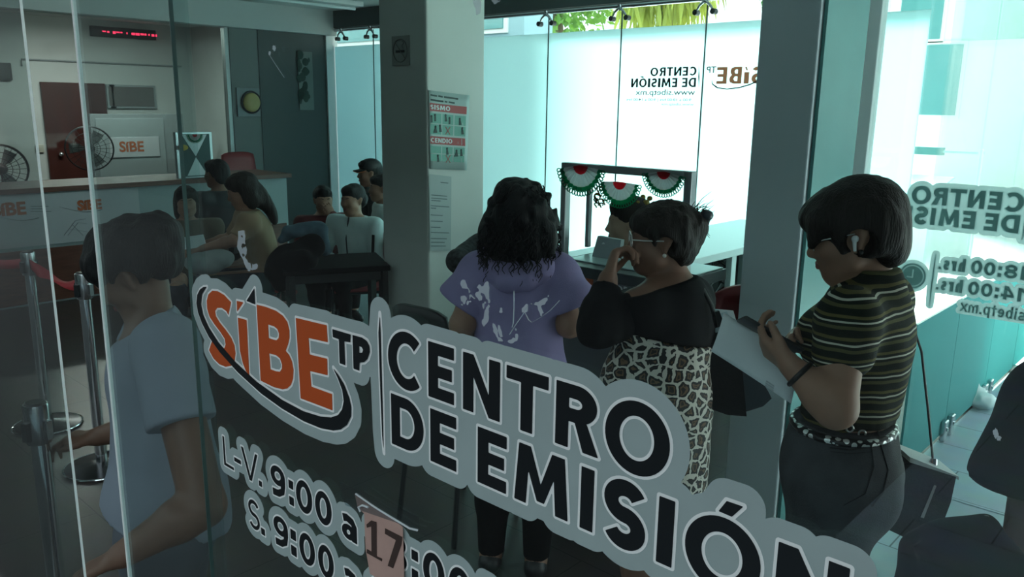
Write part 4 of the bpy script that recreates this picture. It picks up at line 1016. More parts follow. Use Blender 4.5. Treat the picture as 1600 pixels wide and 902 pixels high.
Lp.cloth('black_sleeve', Lp.all('uarmL', 'farmL'), M_sheer, .012, .006, .02, cuts=[(wrL - nrm(wrL - elL) * .02, wrL - elL)], fold=.006, ffreq=22)
Lp.cloth('black_sleeve', Lp.all('uarmR', 'farmR'), M_sheer, .012, .006, .02, cuts=[(wrR - nrm(wrR - erL) * .02, wrR - erL)], fold=.006, ffreq=22)
Lp.cloth('leopard_dress', LT + [C(pel + UP * .0, V(pel[0], pel[1], .50), .150, .175, .05), E(pel + UP * .05 + fL * .05, (.14, .10, .12), Lp.R, .05)], leopard(), .012, .007, .05, cuts=[(cut_pt, -cn_), (V(0, 0, .52), -UP)], fold=.008, ffreq=11)
shoes(Lp, M_black)
hp = [HL.e((0, -.020, .036), (.088, .108, .088)), HL.e((0, -.065, -.025), (.080, .055, .070), .03), HL.e((0, -.100, .030), (.055, .045, .055), .03), HL.e((.068, -.02, .0), (.026, .06, .06), .02), HL.e((-.070, -.025, .015), (.024, .060, .055), .02), HL.e((0, .055, .058), (.062, .045, .034), .03), HL.cap((-.070, .035, .03), (-.074, .022, -.012), .014, .008, .015)]
Lp.hair('pinned_up_hair', hp, M_hairb, .005, .02, .006, 70, stretch=(1, 1, .4), sub=lambda P, D: np.maximum(D, .033 - np.linalg.norm(P - HL.p(-.090, -.002, -.016).astype(np.float32), axis=-1)))
st_ = MB()
for i in range(46):
    a = HL.p(random.uniform(-.03, .03), -.115 + random.uniform(-.02, .03), .06 + random.uniform(-.05, .04)); dr = HL.R @ V(random.uniform(-.7, .7), -random.uniform(.2, 1), random.uniform(-.5, 1)); L_ = random.uniform(.02, .055)
    st_.tube([a, a + dr * L_ * .5 + UP * .006, a + dr * L_], [.0016, .0012, .0006], 5)
st_.build('loose_hair_ends', M_hairb, Lp.root, True)
cl = MB(); cl.ball(HL.p(0, -.142, .072), np.array([.034, .022, .018]), 10, HL.R)
for q in (-1, 0, 1): cl.tube([HL.p(q * .02, -.150, .075), HL.p(q * .024, -.142, .042), HL.p(q * .02, -.125, .022)], [.005, .0045, .003], 8)
cl.build('hair_claw', mat('grey_plastic', (.05, .06, .07), .25), Lp.root, True)
HL.face(Lp.root)
gl = MB()
for q in (-1, 1): gl.tube([HL.p(q * .033 + .026 * math.cos(t), .098, -.002 + .020 * math.sin(t)) for t in np.linspace(0, 2 * math.pi, 25)[:-1]], .002, 8, closed=True); gl.tube([HL.p(q * .059, .097, .004), HL.p(q * .074, .06, .003), HL.p(q * .079, .0, .002)], .0022, 8)
gl.tube([HL.p(-.008, .100, .004), HL.p(.008, .100, .004)], .0018, 8); gl.build('glasses', M_lace, Lp.root, True)
MB().ball(HL.p(-.079, -.002, -.044), .0065, 8).build('pearl_earring', mat('pearl', (.7, .66, .6), .2), Lp.root, True)
# her bag
hb = thing('handbag', 'large black leather handbag hung on the shoulder above the leopard print', 'bag', Q(1130, 570, 2.55))
MB().prism(Qs([(1088, 520), (1128, 506), (1142, 560), (1148, 626), (1120, 624), (1086, 612)], 2.66), -AW * .14).build('bag_front', M_leather, hb)
MB().prism(Qs([(1128, 506), (1140, 520), (1186, 596), (1191, 606), (1178, 618), (1146, 628), (1136, 570)], 2.64), -AW * .10).build('bag_side', mat('slate_leather', (.035, .05, .062), .4), hb)
MB().tube([Q(1120, 512, 2.50), Q(1112, 478, 2.50), Q(1097, 450, 2.54), Q(1083, 434, 2.62), Q(1078, 440, 2.72)], .011, 10, flat=.4).build('strap', M_leather, hb, True)
MB().prism(Qs([(1117, 488), (1124, 486), (1132, 507), (1122, 512)], 2.49), AW * .012).build('strap_tab', M_leather, hb)
dc = thing('document', 'folded white papers sticking out of the black leather handbag', 'paper sheet', Q(1125, 500, 2.6))
MB().prism(Qs([(1104, 482), (1146, 486), (1150, 500), (1172, 520), (1128, 520), (1110, 506)], 2.60), AW * .004).build('sheet', M_paper, dc); MB().prism(Qs([(1107, 494), (1136, 487), (1150, 516), (1118, 520)], 2.585), AW * .002).build('inner_sheet', mat('blue_white_paper', (.50, .62, .68), .7), dc)

# ================================================================== woman in the lilac hooded top, from behind
fP = nrm(AW * .97 + RT * .18); HPp = Head(Q(815, 335, 3.02), fP, 4, 0, 1.0)
pel = Q(808, 610, 3.06); Pp = Person('person seen from behind in a lilac hooded top with long black curls', V(pel[0], pel[1], 0))
shl = Q(752, 428, 3.06); shr = Q(868, 432, 3.03)
Pp.trunk(pel, Q(812, 400, 3.05), shl, shr, HPp, chest=(.165, .12, .17), waist=(.155, .115, .14), hips=(.175, .135, .14), fwd=fP, shr_r=.060)
el_l = Q(722, 508, 3.02); wr_l = Q(730, 520, 3.25); el_r = Q(890, 508, 2.98); wr_r = Q(884, 500, 3.22)
Pp.arm('L', shl, el_l, wr_l, (.054, .046, .040, .028), hand(wr_l, AW, -UP, -1, z=.95)); Pp.arm('R', shr, el_r, wr_r, (.054, .046, .042, .028), hand(wr_r, AW, -UP, 1, z=.95))
Pp.stand_legs(fP, .09, .02, r=(.105, .066, .058, .042))
Pp.body(SK_TAN, .007)
nk = Q(812, 400, 3.05)
sl_l = Q(720, 464, 3.03); sl_r = Q(898, 466, 2.98)
Pp.cloth('hooded_top', Pp.all('torso') + [C(pel + UP * .05, pel - UP * .12, .165, .165, .05)], M_purple, .014, .006, .05,
         cuts=[(V(0, 0, pel[2] - .14), -UP)], fold=.008, ffreq=9, fdir=(1, 1, .4),
         sleeves=[([C(shl, Q(716, 466, 3.03), .062, .060, .04), C(shl, Q(735, 480, 3.03), .06, .05, .04)], [(Q(712, 470, 3.03), -UP * .8 - RT * .55)]), ([C(shr, Q(900, 468, 2.98), .064, .066, .04), C(shr, Q(880, 490, 2.99), .06, .05, .04)], [(Q(900, 474, 2.98), -UP * .85 + RT * .40)])])
hood = [C(Q(770, 398, 3.02), Q(778, 426, 2.955), .040, .040, .03), C(Q(778, 426, 2.955), Q(796, 440, 2.925), .040, .038, .03), C(Q(796, 440, 2.925), Q(822, 438, 2.925), .038, .038, .03), C(Q(822, 438, 2.925), Q(848, 420, 2.95), .038, .040, .03), C(Q(848, 420, 2.95), Q(858, 396, 3.02), .040, .038, .03), E(Q(808, 415, 2.98), (.10, .05, .07), None, .04)]
Pp.cloth('hood', hood, M_purple, 0, .006, .03, fold=.007, ffreq=20)
Pp.cloth('trousers', Pp.all('thigh', 'shin') + [E(pel, (.178, .135, .14), Pp.R, .05)], M_blk, .008, .008, .03, cuts=[(V(0, 0, pel[2] + .05), UP), (V(0, 0, .09), -UP)])
shoes(Pp, M_black)
hp = [HPp.e((0, -.02, .030), (.095, .11, .098)), HPp.e((-.055, -.06, -.055), (.085, .075, .10), .04), HPp.e((.055, -.06, -.045), (.085, .075, .105), .04), HPp.e((0, -.085, -.07), (.12, .06, .12), .04)]
hp += [E(Q(x, y, d), (.035, .035, .04), None, .02) for x, y, d in ((776, 345, 2.97), (768, 368, 2.97), (774, 388, 2.96), (800, 398, 2.93), (838, 398, 2.93), (858, 372, 2.95), (862, 350, 2.97), (848, 315, 3.0), (852, 388, 2.95))]
Pp.hair('long_curly_hair', hp, M_hair, .006, .03, .018, 32, stretch=(1, 1, .8), cuts=[(HPp.p(0, .06, 0), HPp.R @ V(0, 1, 0))])
cu = MB()
for i in range(420):
    th = random.uniform(-2.5, 2.5); z0 = random.uniform(-.15, .11); rr = .118 - max(z0, 0) * .35 + .025 * (z0 < -.02)
    a = HPp.p(rr * .95 * math.sin(th), -.035 - rr * .92 * math.cos(th), z0); out = nrm(a - HPp.p(0, -.035, z0)); tw = np.cross(out, UP)
    L_ = random.uniform(.05, .10); ph0 = random.uniform(0, 6); R_ = random.uniform(.005, .010)
    cu.tube([a + out * (.004 + R_ * math.cos(ph0 + t * 9)) + tw * R_ * math.sin(ph0 + t * 9) - UP * L_ * t + out * .012 * t for t in np.linspace(0, 1, 9)], [.0028 * (1 - .6 * t) for t in np.linspace(0, 1, 9)], 5)
cu.build('curl_strands', M_hair, Pp.root, True)
# ------------------------------------------------------------------ furniture inside
M_wood = mat('red_brown_wood', (.13, .045, .03), .45, noise=.25, nscale=6, stretch=(1, 1, 8))
M_banner = mat('banner_white', (.50, .50, .52), .7)
M_grey = mat('grey_panel', (.24, .26, .27), .6)
M_orange = mat('orange_panel', (.42, .10, .03), .55)
M_al = mat('aluminium', (.42, .46, .47), .35, metal=.7)
def bxp(name, lo, hi, m, par, bev=.003): return MB().box(lo, hi, bev).build(name, m, par)

# long counter with banner front
lc = thing('long_counter', 'long white-fronted counter with red-brown wooden top at the far left', 'counter', (-8.2, 3.55, 0))
bxp('counter_body', (-8.55, 2.0, 0), (-7.92, 4.93, 1.0), mat('counter_front', (.34, .40, .41), .6), lc); bxp('counter_top', (-8.60, 1.95, 1.0), (-7.86, 4.96, 1.045), M_wood, lc); bxp('kick_board', (-7.93, 2.0, .02), (-7.905, 4.9, .50), M_wood, lc)
bn = thing('banner', 'pale banner with repeated orange and black logo along the counter front', 'banner', (-7.895, 2.4, .53))
MB().box((-7.90, 1.95, .535), (-7.893, 3.3, .985)).build('banner_sheet', M_banner, bn)
Mb = frame_matrix
def onbanner(px, py): return onX(px, py, -7.890)
for nm, s_, c_, sz, m_ in (('logo_lettering', 'SíBE', (14, 328), .15, M_orange), ('logo_lettering', 'SíBE', (140, 321), .12, M_orange)):
    p = onbanner(*c_); me = text_mesh(nm, s_, sz, m_, bn, frame_matrix(p - WORLD_BASE[bn.name], (0, 1, 0), (0, 0, 1)), .006)
for c_ in ((28, 338), (130, 325)):
    p = onbanner(*c_) - V(0, 0, .0); MB().tube([p + V(.001, y, .03 - .07 * math.sin((y + .2) * 6)) for y in np.linspace(-.2, .16, 12)], [.002 + .006 * t for t in np.linspace(0, 1, 12)], 6, flat=.2).build('swoosh', M_black, bn)
tl = MB()
for x0, x1, y in ((48, 76, 323), (48, 66, 327), (48, 80, 331)): a, b = onbanner(x0, y), onbanner(x1, y); tl.prism([a, b, b + V(0, 0, .006), a + V(0, 0, .006)], (.001, 0, 0))
tl.build('small_print', M_grey, bn)
sk = MB()
for l in (((100, 368), (118, 345), (134, 342)), ((106, 368), (122, 348), (136, 350)), ((112, 350), (130, 368)), ((108, 358), (136, 362))): sk.tube([onbanner(*q) for q in l], .004, 6, flat=.3)
sk.build('sketch_lines', mat('pale_sketch', (.25, .26, .29), .7), bn)
# decorated service window standing on the long counter
sw_ = thing('notice_board', 'small board with green paper fan and white triangles on the far counter', 'board', (-8.0, 3.93, 1.045))
bxp('board_frame', (-8.02, 3.74, 1.045), (-7.97, 4.12, 1.50), M_al, sw_); bxp('dark_panel', (-7.972, 3.77, 1.06), (-7.962, 4.09, 1.48), mat('dark_teal_card', (.03, .085, .085), .6), sw_)
MB().prism([(-7.961, 3.80, 1.475), (-7.961, 4.06, 1.475), (-7.961, 3.93, 1.26)], (.003, 0, 0)).prism([(-7.961, 3.83, 1.07), (-7.961, 4.04, 1.07), (-7.961, 3.93, 1.25)], (.003, 0, 0)).build('white_triangles', M_paper, sw_)
def fan(c, r, xa, za, root, a0=180, a1=360, n=26, nrmv=V(0, -1, 0), z=1.0):
    """pleated half-round paper fan: red heart, white middle, green pierced rim"""
    def part(name, r0, r1, m_):
        g = [[], []]
        vs = []; fs = []
        for i in range(n + 1):
            a = math.radians(a0 + (a1 - a0) * i / n); off = nrmv * (.006 * z * (1 if i % 2 else -1))
            for rr in (r0, (r0 + r1) / 2, r1): vs.append(c + (xa * math.cos(a) + za * math.sin(a)) * rr + off * (rr / r))
        for i in range(n):
            for j in range(2): fs.append((i * 3 + j, i * 3 + j + 1, i * 3 + j + 4, i * 3 + j + 3))
        m0 = MB(); m0.add(vs, fs); o = m0.build(name, m_, root); sd_ = o.modifiers.new('t', 'SOLIDIFY'); sd_.thickness = .0008
    part('red_centre', .02 * r, .30 * r, frost_mat('red_tissue', (.85, .07, .10), (.6, .05, .07), .25)); part('white_pleats', .30 * r, .70 * r, frost_mat('white_tissue', (.80, .84, .84), (.7, .7, .7), .3)); part('green_band', .70 * r, .84 * r, frost_mat('green_tissue', (.02, .42, .22), (.02, .3, .16), .3))
    hl = MB()
    for i in range(n):
        a = math.radians(a0 + (a1 - a0) * (i + .5) / n); ct = c + (xa * math.cos(a) + za * math.sin(a)) * r * .915; rd = xa * math.cos(a) + za * math.sin(a); tg = -xa * math.sin(a) + za * math.cos(a)
        hl.tube([ct + rd * .075 * r * math.cos(t) + tg * .052 * r * math.sin(t) for t in np.linspace(0, 2 * math.pi, 15)[:-1]], .018 * r, 6, closed=True)
    hl.build('pierced_rim', MATS['green_tissue'], root, True)
fan(V(-7.95, 3.93, 1.475), .085, V(0, 1, 0), V(0, 0, 1), sw_, nrmv=V(1, 0, 0))
MB().ball((-7.945, 3.80, 1.35), (.01, .05, .03), 8).build('yellow_bow', mat('yellow_tissue', (.55, .35, .05), .7), sw_)

# far wall: door, boards, sign
door = struct(MB().box((-13.05, 4.2, 0), (-13.0, 5.08, 2.04), .004), 'door_2', mat('dark_red_door', (.055, .014, .011), .35, noise=.2, nscale=5, stretch=(1, 1, .2)))
MB().ball((-12.96, 4.36, 1.02), .035, 10).build('door_knob', M_steel, door, True)
single(MB().box((-13.05, 4.05, 1.05), (-13.02, 4.16, 1.16), .005).box((-13.03, 4.075, 1.085), (-13.01, 4.105, 1.125)), 'wall_socket', mat('ivory_plastic', (.42, .40, .34), .5), (-13.05, 4.1, 1.1), 'cream wall socket left of the dark red door', 'socket')
single(MB().tube([(-13.03, 4.0, 2.25), (-13.03, 4.0, 2.34), (-13.03, 6.3, 2.34)], .012, 8), 'cable_conduit', M_grey, (-13.03, 4.0, 2.25), 'thin cable conduit running above the dark red door', 'conduit')
single(MB().box((-13.05, 3.55, 2.05), (-12.98, 3.85, 2.28), .01), 'control_box', M_black, (-13, 3.7, 2.05), 'small black box high on the wall left of the dark red door', 'box')
led = thing('led_sign', 'long dark display with glowing red characters under the ceiling', 'sign', (-13.0, 5.4, 2.7))
bxp('display_case', (-13.05, 4.95, 2.715), (-12.97, 5.9, 2.86), M_black, led); lm_ = MB(); yy = 5.10
for w_, g_2 in ((.05, .02), (.03, .05), (.04, .01), (.05, .01), (.03, .06), (.015, .06), (.05, .01), (.06, .015), (.05, .01), (.03, .03), (.02, .03), (.04, .02), (.02, .01)):
    lm_.box((-12.969, yy, 2.765 + .008 * (int(yy * 100) % 3)), (-12.962, yy + w_, 2.80)); yy += w_ + g_2
lm_.build('red_characters', emit_mat('red_led', (1, .03, .09), 2.2), led)
for i, (y0, y1) in enumerate(((4.70, 4.98), (5.14, 5.84))):
    w = thing('wall_board', ('narrow' if i == 0 else 'wide') + ' brown-grey board on the far wall ' + ('just right of the dark red door' if i == 0 else 'under the red display'), 'board', (-13, (y0 + y1) / 2, 1.68))
    bxp('board_frame', (-13.05, y0 + (.4 if i == 0 else 0), 1.68), (-13.01, y1 + (.25 if i == 0 else 0), 2.03), M_grey, w); bxp('board_face', (-13.012, y0 + .03 + (.4 if i == 0 else 0), 1.71), (-13.004, y1 - .03 + (.25 if i == 0 else 0), 2.0), mat('brown_grey_face', (.10, .085, .085), .6), w)
np_ = thing('reflected_panel', 'reflected pale panel with small orange lettered sign, built solid at the far left', 'panel', (-12.2, 4.9, 0))  # panel and sign mirrored in the glass, modelled as a solid thing
xa_, xb_ = onX(140, 178, -12.0), onX(280, 178, -12.0)
bxp('panel_frame', (-12.05, xa_[1], 0), (-12.0, xb_[1] + .05, xa_[2]), M_grey, np_); bxp('pale_face', (-12.002, xa_[1] + .06, .1), (-11.99, xb_[1] - .25, xa_[2] - .06), mat('pale_face', (.30, .33, .34), .6), np_)
a_, b_ = onX(170, 215, -11.985), onX(250, 244, -11.985); bxp('sign_plate', (-11.992, a_[1], b_[2]), (-11.98, b_[1], a_[2]), M_banner, np_)
text_mesh('sign_lettering', 'SíBE', .20, M_orange, np_, frame_matrix(V(-11.978, (a_[1] + b_[1]) / 2 - .05, (a_[2] + b_[2]) / 2) - WORLD_BASE[np_.name], (0, 1, 0), (0, 0, 1)), .006)
def pedestal_fan(c, r, f, label):
    t = thing('pedestal_fan', label, 'fan', (c[0], c[1], 0), 'round fans'); f = nrm(f); s_ = nrm(np.cross(f, UP)); R = np.stack([s_, UP, f], 1); c = np.array(c, float)
    g = MB()
    for rr, o in ((r, 0), (r * .97, .05), (r * .7, .07), (r * .45, .08), (r * .22, .085)): g.tube([c + R @ V(rr * math.cos(a), rr * math.sin(a), o) for a in np.linspace(0, 2 * math.pi, 37)[:-1]], .010 if rr == r else .004, 6, closed=True)
    for a in np.linspace(0, 2 * math.pi, 25)[:-1]: g.tube([c + R @ V(r * math.cos(a), r * math.sin(a), 0), c + R @ V(r * .6 * math.cos(a), r * .6 * math.sin(a), .075), c + R @ V(.04 * math.cos(a), .04 * math.sin(a), .09)], .003, 5)
    g.build('guard', M_dark, t, True)
    b = MB()
    for k in range(3):
        a0 = k * 2.094; pts = [c + R @ V(rr * math.cos(a0 + q), rr * math.sin(a0 + q), .02 + .03 * q) for rr, q in ((.05, -.2), (r * .5, -.35), (r * .85, -.25), (r * .88, .3), (r * .5, .45), (.05, .3))]; b.prism(pts, R @ V(0, 0, .004))
    b.build('blades', mat('grey_blade', (.16, .18, .18), .4), t); MB().ball(c, (.06, .06, .06), 10).build('motor', M_black, t, True)
    MB().tube([c - f * .06, V(c[0], c[1], .0) - f * .06 + UP * .06], .018, 10).build('pole', M_dark, t, True); MB().lathe([(.0, .0), (.24, .0), (.24, .02), (.20, .04), (.03, .06)], (c[0] - f[0] * .06, c[1] - f[1] * .06, 0)).build('base', M_black, t, True)
pedestal_fan(onX(140, 232, -11.6), .29, (1, -.4, 0), 'reflected round fan, built solid in front of the pale panel')  # fan mirrored in the glass, modelled as a solid thing
pedestal_fan(onX(2, 264, -9.4), .24, (1, -.4, 0), 'round fan behind the counter at the left edge of the photo')
# alarm bell and pale sheet on the partition
ab = thing('alarm_bell', 'yellowish round bell on a pale square plate on the grey partition', 'bell', onX(390, 160, -9.2))
c = onX(391, 160, -9.19); bxp('back_plate', (c[0] - .02, c[1] - .17, c[2] - .17), (c[0], c[1] + .13, c[2] + .17), M_grey, ab); MB().ball(c + V(.01, .01, 0), (.05, .115, .115), 14).build('bell_dome', mat('ochre_enamel', (.46, .36, .14), .35), ab, True); MB().tube([c + V(.012, .01 + .125 * math.cos(a), .125 * math.sin(a)) for a in np.linspace(0, 2 * math.pi, 31)[:-1]], .012, 8, closed=True).build('bell_ring', M_dark, ab, True)
sp_ = thing('wall_sheet', 'pale torn sheet with dark blotches on the dark partition panel', 'paper sheet', onX(478, 130, -9.19))
p1, p2 = onX(465, 80, -9.19), onX(491, 172, -9.19)
MB().box((-9.196, p1[1], p2[2]), (-9.19, p2[1], p1[2])).build('sheet', mat('faded_sheet', (.16, .19, .18), .8), sp_)
bl = MB()
for i in range(26): y = p1[1] + abs(random.gauss(0, .07)); z = random.uniform(p2[2] + .1, p1[2] + .05); bl.ball((-9.186, y, z), (.004, random.uniform(.015, .05), random.uniform(.02, .06)), 6)
bl.build('dark_blotches', mat('dark_green_ink', (.02, .05, .04), .8), sp_)
# fluorescent fitting
cy = [onX(400, 3, -8.1), onX(560, 15, -8.1)]
ff = thing('ceiling_light', 'pale fluorescent batten fixed under the ceiling before the beam', 'ceiling light', (-8.1, cy[0][1], ZC))
bxp('batten', (-8.2, cy[0][1] - .5, ZC - .05), (-8.0, cy[1][1], ZC), M_white, ff); MB().tube([(-8.1, cy[0][1] - .45, ZC - .075), (-8.1, cy[1][1] - .05, ZC - .075)], .018, 12).build('tube', mat('lamp_glass', (.75, .80, .80), .3), ff, True)

# chairs
def chair(label, base, f, group='red visitor chairs', m=None, seat_z=.44, back_top=.84, w=.23):
    t = thing('visitor_chair', label, 'chair', base, group); f = nrm([f[0], f[1], 0]); s_ = np.cross(f, UP); b = np.array(base, float); m = m or M_red
    A = (s_, f, UP)
    g = [[b + s_ * x * w + f * (y * .21) + UP * (seat_z + .02 * x * x - .012 * (1 - y * y) + (.0 if y < .8 else -.012)) for x in np.linspace(-1, 1, 9)] for y in np.linspace(-1, 1, 9)]
    o = MB().sheet(g).build('seat', m, t, True); q = o.modifiers.new('t', 'SOLIDIFY'); q.thickness = .022
    g = [[b + s_ * x * w * (1 - .10 * v * v) - f * (.20 + .07 * v + .03 * (1 - x * x)) + UP * (seat_z + .10 + (back_top - seat_z - .10) * v - .03 * v * x ** 4) for x in np.linspace(-1, 1, 9)] for v in np.linspace(0, 1, 8)]
    o = MB().sheet(g).build('backrest', m, t, True); q = o.modifiers.new('t', 'SOLIDIFY'); q.thickness = .02
    for sx in (-1, 1):
        MB().tube([b + s_ * sx * w * .9 + f * .17 + UP * (seat_z - .02), b + s_ * sx * w * 1.0 + f * .20], .012, 8).build('leg', M_dark, t, True)
        MB().tube([b + s_ * sx * w * .85 - f * .25 + UP * (seat_z + .25), b + s_ * sx * w * .9 - f * .17 + UP * (seat_z - .02), b + s_ * sx * w * 1.0 - f * .24], .012, 8).build('leg', M_dark, t, True)
    MB().tube([b + s_ * w * .9 - f * .17 + UP * (seat_z - .025), b + s_ * w * .9 + f * .17 + UP * (seat_z - .025), b - s_ * w * .9 + f * .17 + UP * (seat_z - .025), b - s_ * w * .9 - f * .17 + UP * (seat_z - .025)], .011, 8).build('seat_frame', M_dark, t, True)
    return t
def floor_at(px, py, d): p = Q(px, py, d); return V(p[0], p[1], 0)
toF = -AW
chair('red chair with its back to the pillar, holding the white-jacketed person', floor_at(560, 400, 6.25), nrm(-RT * .95 - AW * .3))
chair('red chair at the near left of the table, behind the beige top', floor_at(400, 400, 5.6), nrm(-RT), seat_z=.46)
c3 = onX(390, 262, -8.75); chair('dark red chair standing behind the far counter', V(c3[0], c3[1], 0), nrm(V(1, 0, 0)), back_top=1.22, seat_z=.6)
chair('red chair between the kiosk and the white desk', floor_at(1096, 460, 3.7), nrm(AW * .85 - RT * .5), seat_z=.62, back_top=1.08, w=.19)
chair('black chair between the pillar and the lilac top', floor_at(722, 470, 3.45), nrm(AW * .8 + RT * .6), None, M_black, seat_z=.55, back_top=1.02, w=.16)
# black table of the waiting group
tb = thing('black_table', 'low black table in front of the white-jacketed person', 'table', (-4.95, 3.0, 0))
cT = Q(520, 412, 5.5); ax1 = nrm(RT * .94 + AW * .34); ax2 = nrm(np.cross(UP, ax1)); zt = cT[2]
MB().obox(cT, (ax1, ax2, UP), (.34, .26, .018), .004).build('table_top', M_blk, tb); MB().obox(cT - UP * .05, (ax1, ax2, UP), (.31, .23, .03)).build('apron', M_black, tb)
for sx in (-1, 1):
    for sy in (-1, 1): p = cT + ax1 * sx * .30 + ax2 * sy * .22; MB().box((p[0] - .022, p[1] - .022, 0), (p[0] + .022, p[1] + .022, zt - .02)).build('leg', M_black, tb)
jk = thing('black_jacket', 'black jacket heaped on the near end of the black table', 'jacket', V(cT[0], cT[1], zt + .02))
volume('jacket_folds', [E(Q(462, 405, 5.3), (.17, .14, .10), None, .05), E(Q(440, 425, 5.3), (.10, .10, .12), None, .05), E(Q(488, 385, 5.35), (.10, .08, .08), None, .05)], M_blk, jk, .009, .05, lambda P, D: D - .018 * value_noise(P, 14, 9))
dj = thing('denim_jacket', 'pale blue denim jacket lying over the black jacket', 'jacket', Q(485, 370, 5.45))
volume('jacket_folds', [C(Q(452, 362, 5.42), Q(500, 358, 5.45), .05, .045, .03), C(Q(500, 358, 5.45), Q(508, 392, 5.45), .05, .035, .03), C(Q(448, 365, 5.42), Q(440, 374, 5.4), .04, .03, .03)], denim('pale_denim', (.10, .16, .20)), dj, .008, .04, lambda P, D: D - .014 * value_noise(P, 18, 12))
wb = thing('plastic_bag', 'crumpled white bag hanging beneath the black table edge', 'bag', Q(478, 435, 5.3))
volume('bag_film', [E(Q(476, 432, 5.3), (.055, .04, .03), None, .03), E(Q(468, 430, 5.3), (.03, .03, .03), None, .03)], M_paper, wb, .007, .03, lambda P, D: D - .016 * value_noise(P, 30, 14))

# stanchions and belt
def stanchion(base, label, h=1.0):
    t = thing('belt_stanchion', label, 'stanchion', base, 'queue stanchions'); b = tuple(base)
    MB().lathe([(.0, 0), (.172, 0), (.176, .006), (.172, .012), (.06, .03), (.03, .034), (.0, .034)], b, 48).build('base_plate', M_chrome if False else mat('dark_base', (.05, .05, .055), .25, metal=.8), t, True)
    MB().tube([V(*b) + V(.174 * math.cos(a), .174 * math.sin(a), .008) for a in np.linspace(0, 2 * math.pi, 49)[:-1]], .006, 8, closed=True).build('base_rim', M_chrome, t, True)
    MB().lathe([(.0, .03), (.026, .03), (.026, h - .12), (.0, h - .12)], b, 28).build('pole', M_chrome, t, True)
    MB().lathe([(.0, h - .13), (.034, h - .13), (.036, h - .125), (.036, h - .012), (.034, h - .006), (.0, h - .006)], b, 28).build('belt_head', M_steel, t, True)
    MB().lathe([(.0, h - .006), (.030, h - .006), (.026, h), (.0, h)], b, 28).build('top_cap', M_black, t, True)
    for k in range(4):
        a = k * math.pi / 2 + .4; d_ = V(math.cos(a), math.sin(a), 0); MB().obox(V(*b) + d_ * .040 + UP * (h - .085), (d_, np.cross(UP, d_), UP), (.008, .012, .03), .002).build('belt_slot', M_dark if k else M_steel, t)
    return t
stanchion((-4.07, 1.407, 0), 'chrome belt stanchion standing in the open doorway, nearer of the two with the red belt')
stanchion((-4.842, 1.409, 0), 'chrome belt stanchion holding the red belt behind the leftmost glass leaf')
stanchion((-2.62, .735, 0), 'near chrome belt stanchion low at the left edge of the photo', .91)
g_ = []
A0, A1 = V(-4.80, 1.405, .935), V(-4.11, 1.41, .925)
for i in range(25):
    t = i / 24; p = frac(A0, A1, t) - UP * .03 * math.sin(math.pi * t); a = 1.5 * math.sin(t * 3.0) ** 2 * 1.2
    w = .027; dd = UP * math.cos(a) + V(0, 1, 0) * math.sin(a); g_.append([p - dd * w, p, p + dd * w])
blt = thing('queue_belt', 'twisted red belt stretched between the two far stanchions', 'belt', A0)
o = MB().sheet(g_).build('webbing', mat('red_webbing', (.42, .012, .022), .65), blt, True); q = o.modifiers.new('t', 'SOLIDIFY'); q.thickness = .003
blt2 = thing('queue_belt', 'red belt leaving the far stanchion towards the left edge of the photo', 'belt', (-4.88, 1.41, .93))
o = MB().sheet([[V(-4.885 - .55 * t, 1.408 - .1 * t, .93 - .05 * math.sin(t * 2) + q_) for q_ in (-.026, .026)] for t in np.linspace(0, 1, 12)]).build('webbing', MATS['red_webbing'], blt2, True); q = o.modifiers.new('t', 'SOLIDIFY'); q.thickness = .003

# kiosk with paper garlands
YK = 2.65
kf = [onY(880.5, 253.5, YK), onY(1085, 266, YK)]
kx0, kx1, kzt = kf[0][0], kf[1][0], kf[0][2]; kzb = 1.165
ko = thing('service_counter', 'grey kiosk counter with orange panel and white letters before the frosted wall', 'counter', ((kx0 + kx1) / 2, YK, 0))
bxp('front_panel', (kx0 + .0, YK - .05, .02), (kx1 - .02, YK - .02, kzb - .045), mat('kiosk_grey', (.15, .17, .18), .6), ko); bxp('worktop', (kx0 - .01, YK - .06, kzb - .045), (kx1 - .02, YK + .34, kzb), mat('dark_worktop', (.06, .075, .075), .4), ko); bxp('desk_surface', (kx0 + .02, YK + .02, kzb), (kx1 - .03, YK + .33, kzb + .006), mat('teal_white_laminate', (.45, .60, .60), .3), ko)
bxp('side_panel', (kx0, YK - .02, .02), (kx0 + .02, YK + .33, kzb - .045), M_grey, ko)
p1, p2 = onY(893, 421, YK - .056), onY(925, 468, YK - .056); bxp('orange_panel', (p1[0], YK - .056, p2[2]), (p2[0], YK - .05, p1[2]), M_orange, ko)
pc_ = onY(909, 452, YK - .058); MB().tube([V(pc_[0], YK - .0565, pc_[2]) + V(.012 * math.cos(a), 0, .014 * math.sin(a)) for a in np.linspace(0, 2 * math.pi, 21)[:-1]], .0035, 8, closed=True).build('round_mark', M_white, ko, True)
pt_ = onY(976, 456, YK - .055); text_mesh('white_lettering', 'ORA', .048, mat('white_ink', (.7, .72, .72), .6), ko, frame_matrix(V(pt_[0], YK - .0515, pt_[2]) - WORLD_BASE[ko.name], (1, 0, 0), (0, 0, 1)), .001)
kw = thing('service_window_frame', 'grey aluminium window frame hung with paper fans on the kiosk', 'window frame', ((kx0 + kx1) / 2, YK, kzb + .006))
fw = .027
bxp('post', (kx0, YK - .015, kzb + .004), (kx0 + fw, YK + .02, kzt), M_al, kw); bxp('post', (kx1 - fw * 1.2, YK - .015, kzb + .004), (kx1, YK + .02, kzt), M_al, kw); bxp('head_rail', (kx0 + fw, YK - .015, kzt - .030), (kx1 - fw * 1.2, YK + .02, kzt), M_al, kw); bxp('rear_mullion', (-2.262, YK + .30, kzb + .006), (-2.243, YK + .325, kzt - .06), M_al, kw)
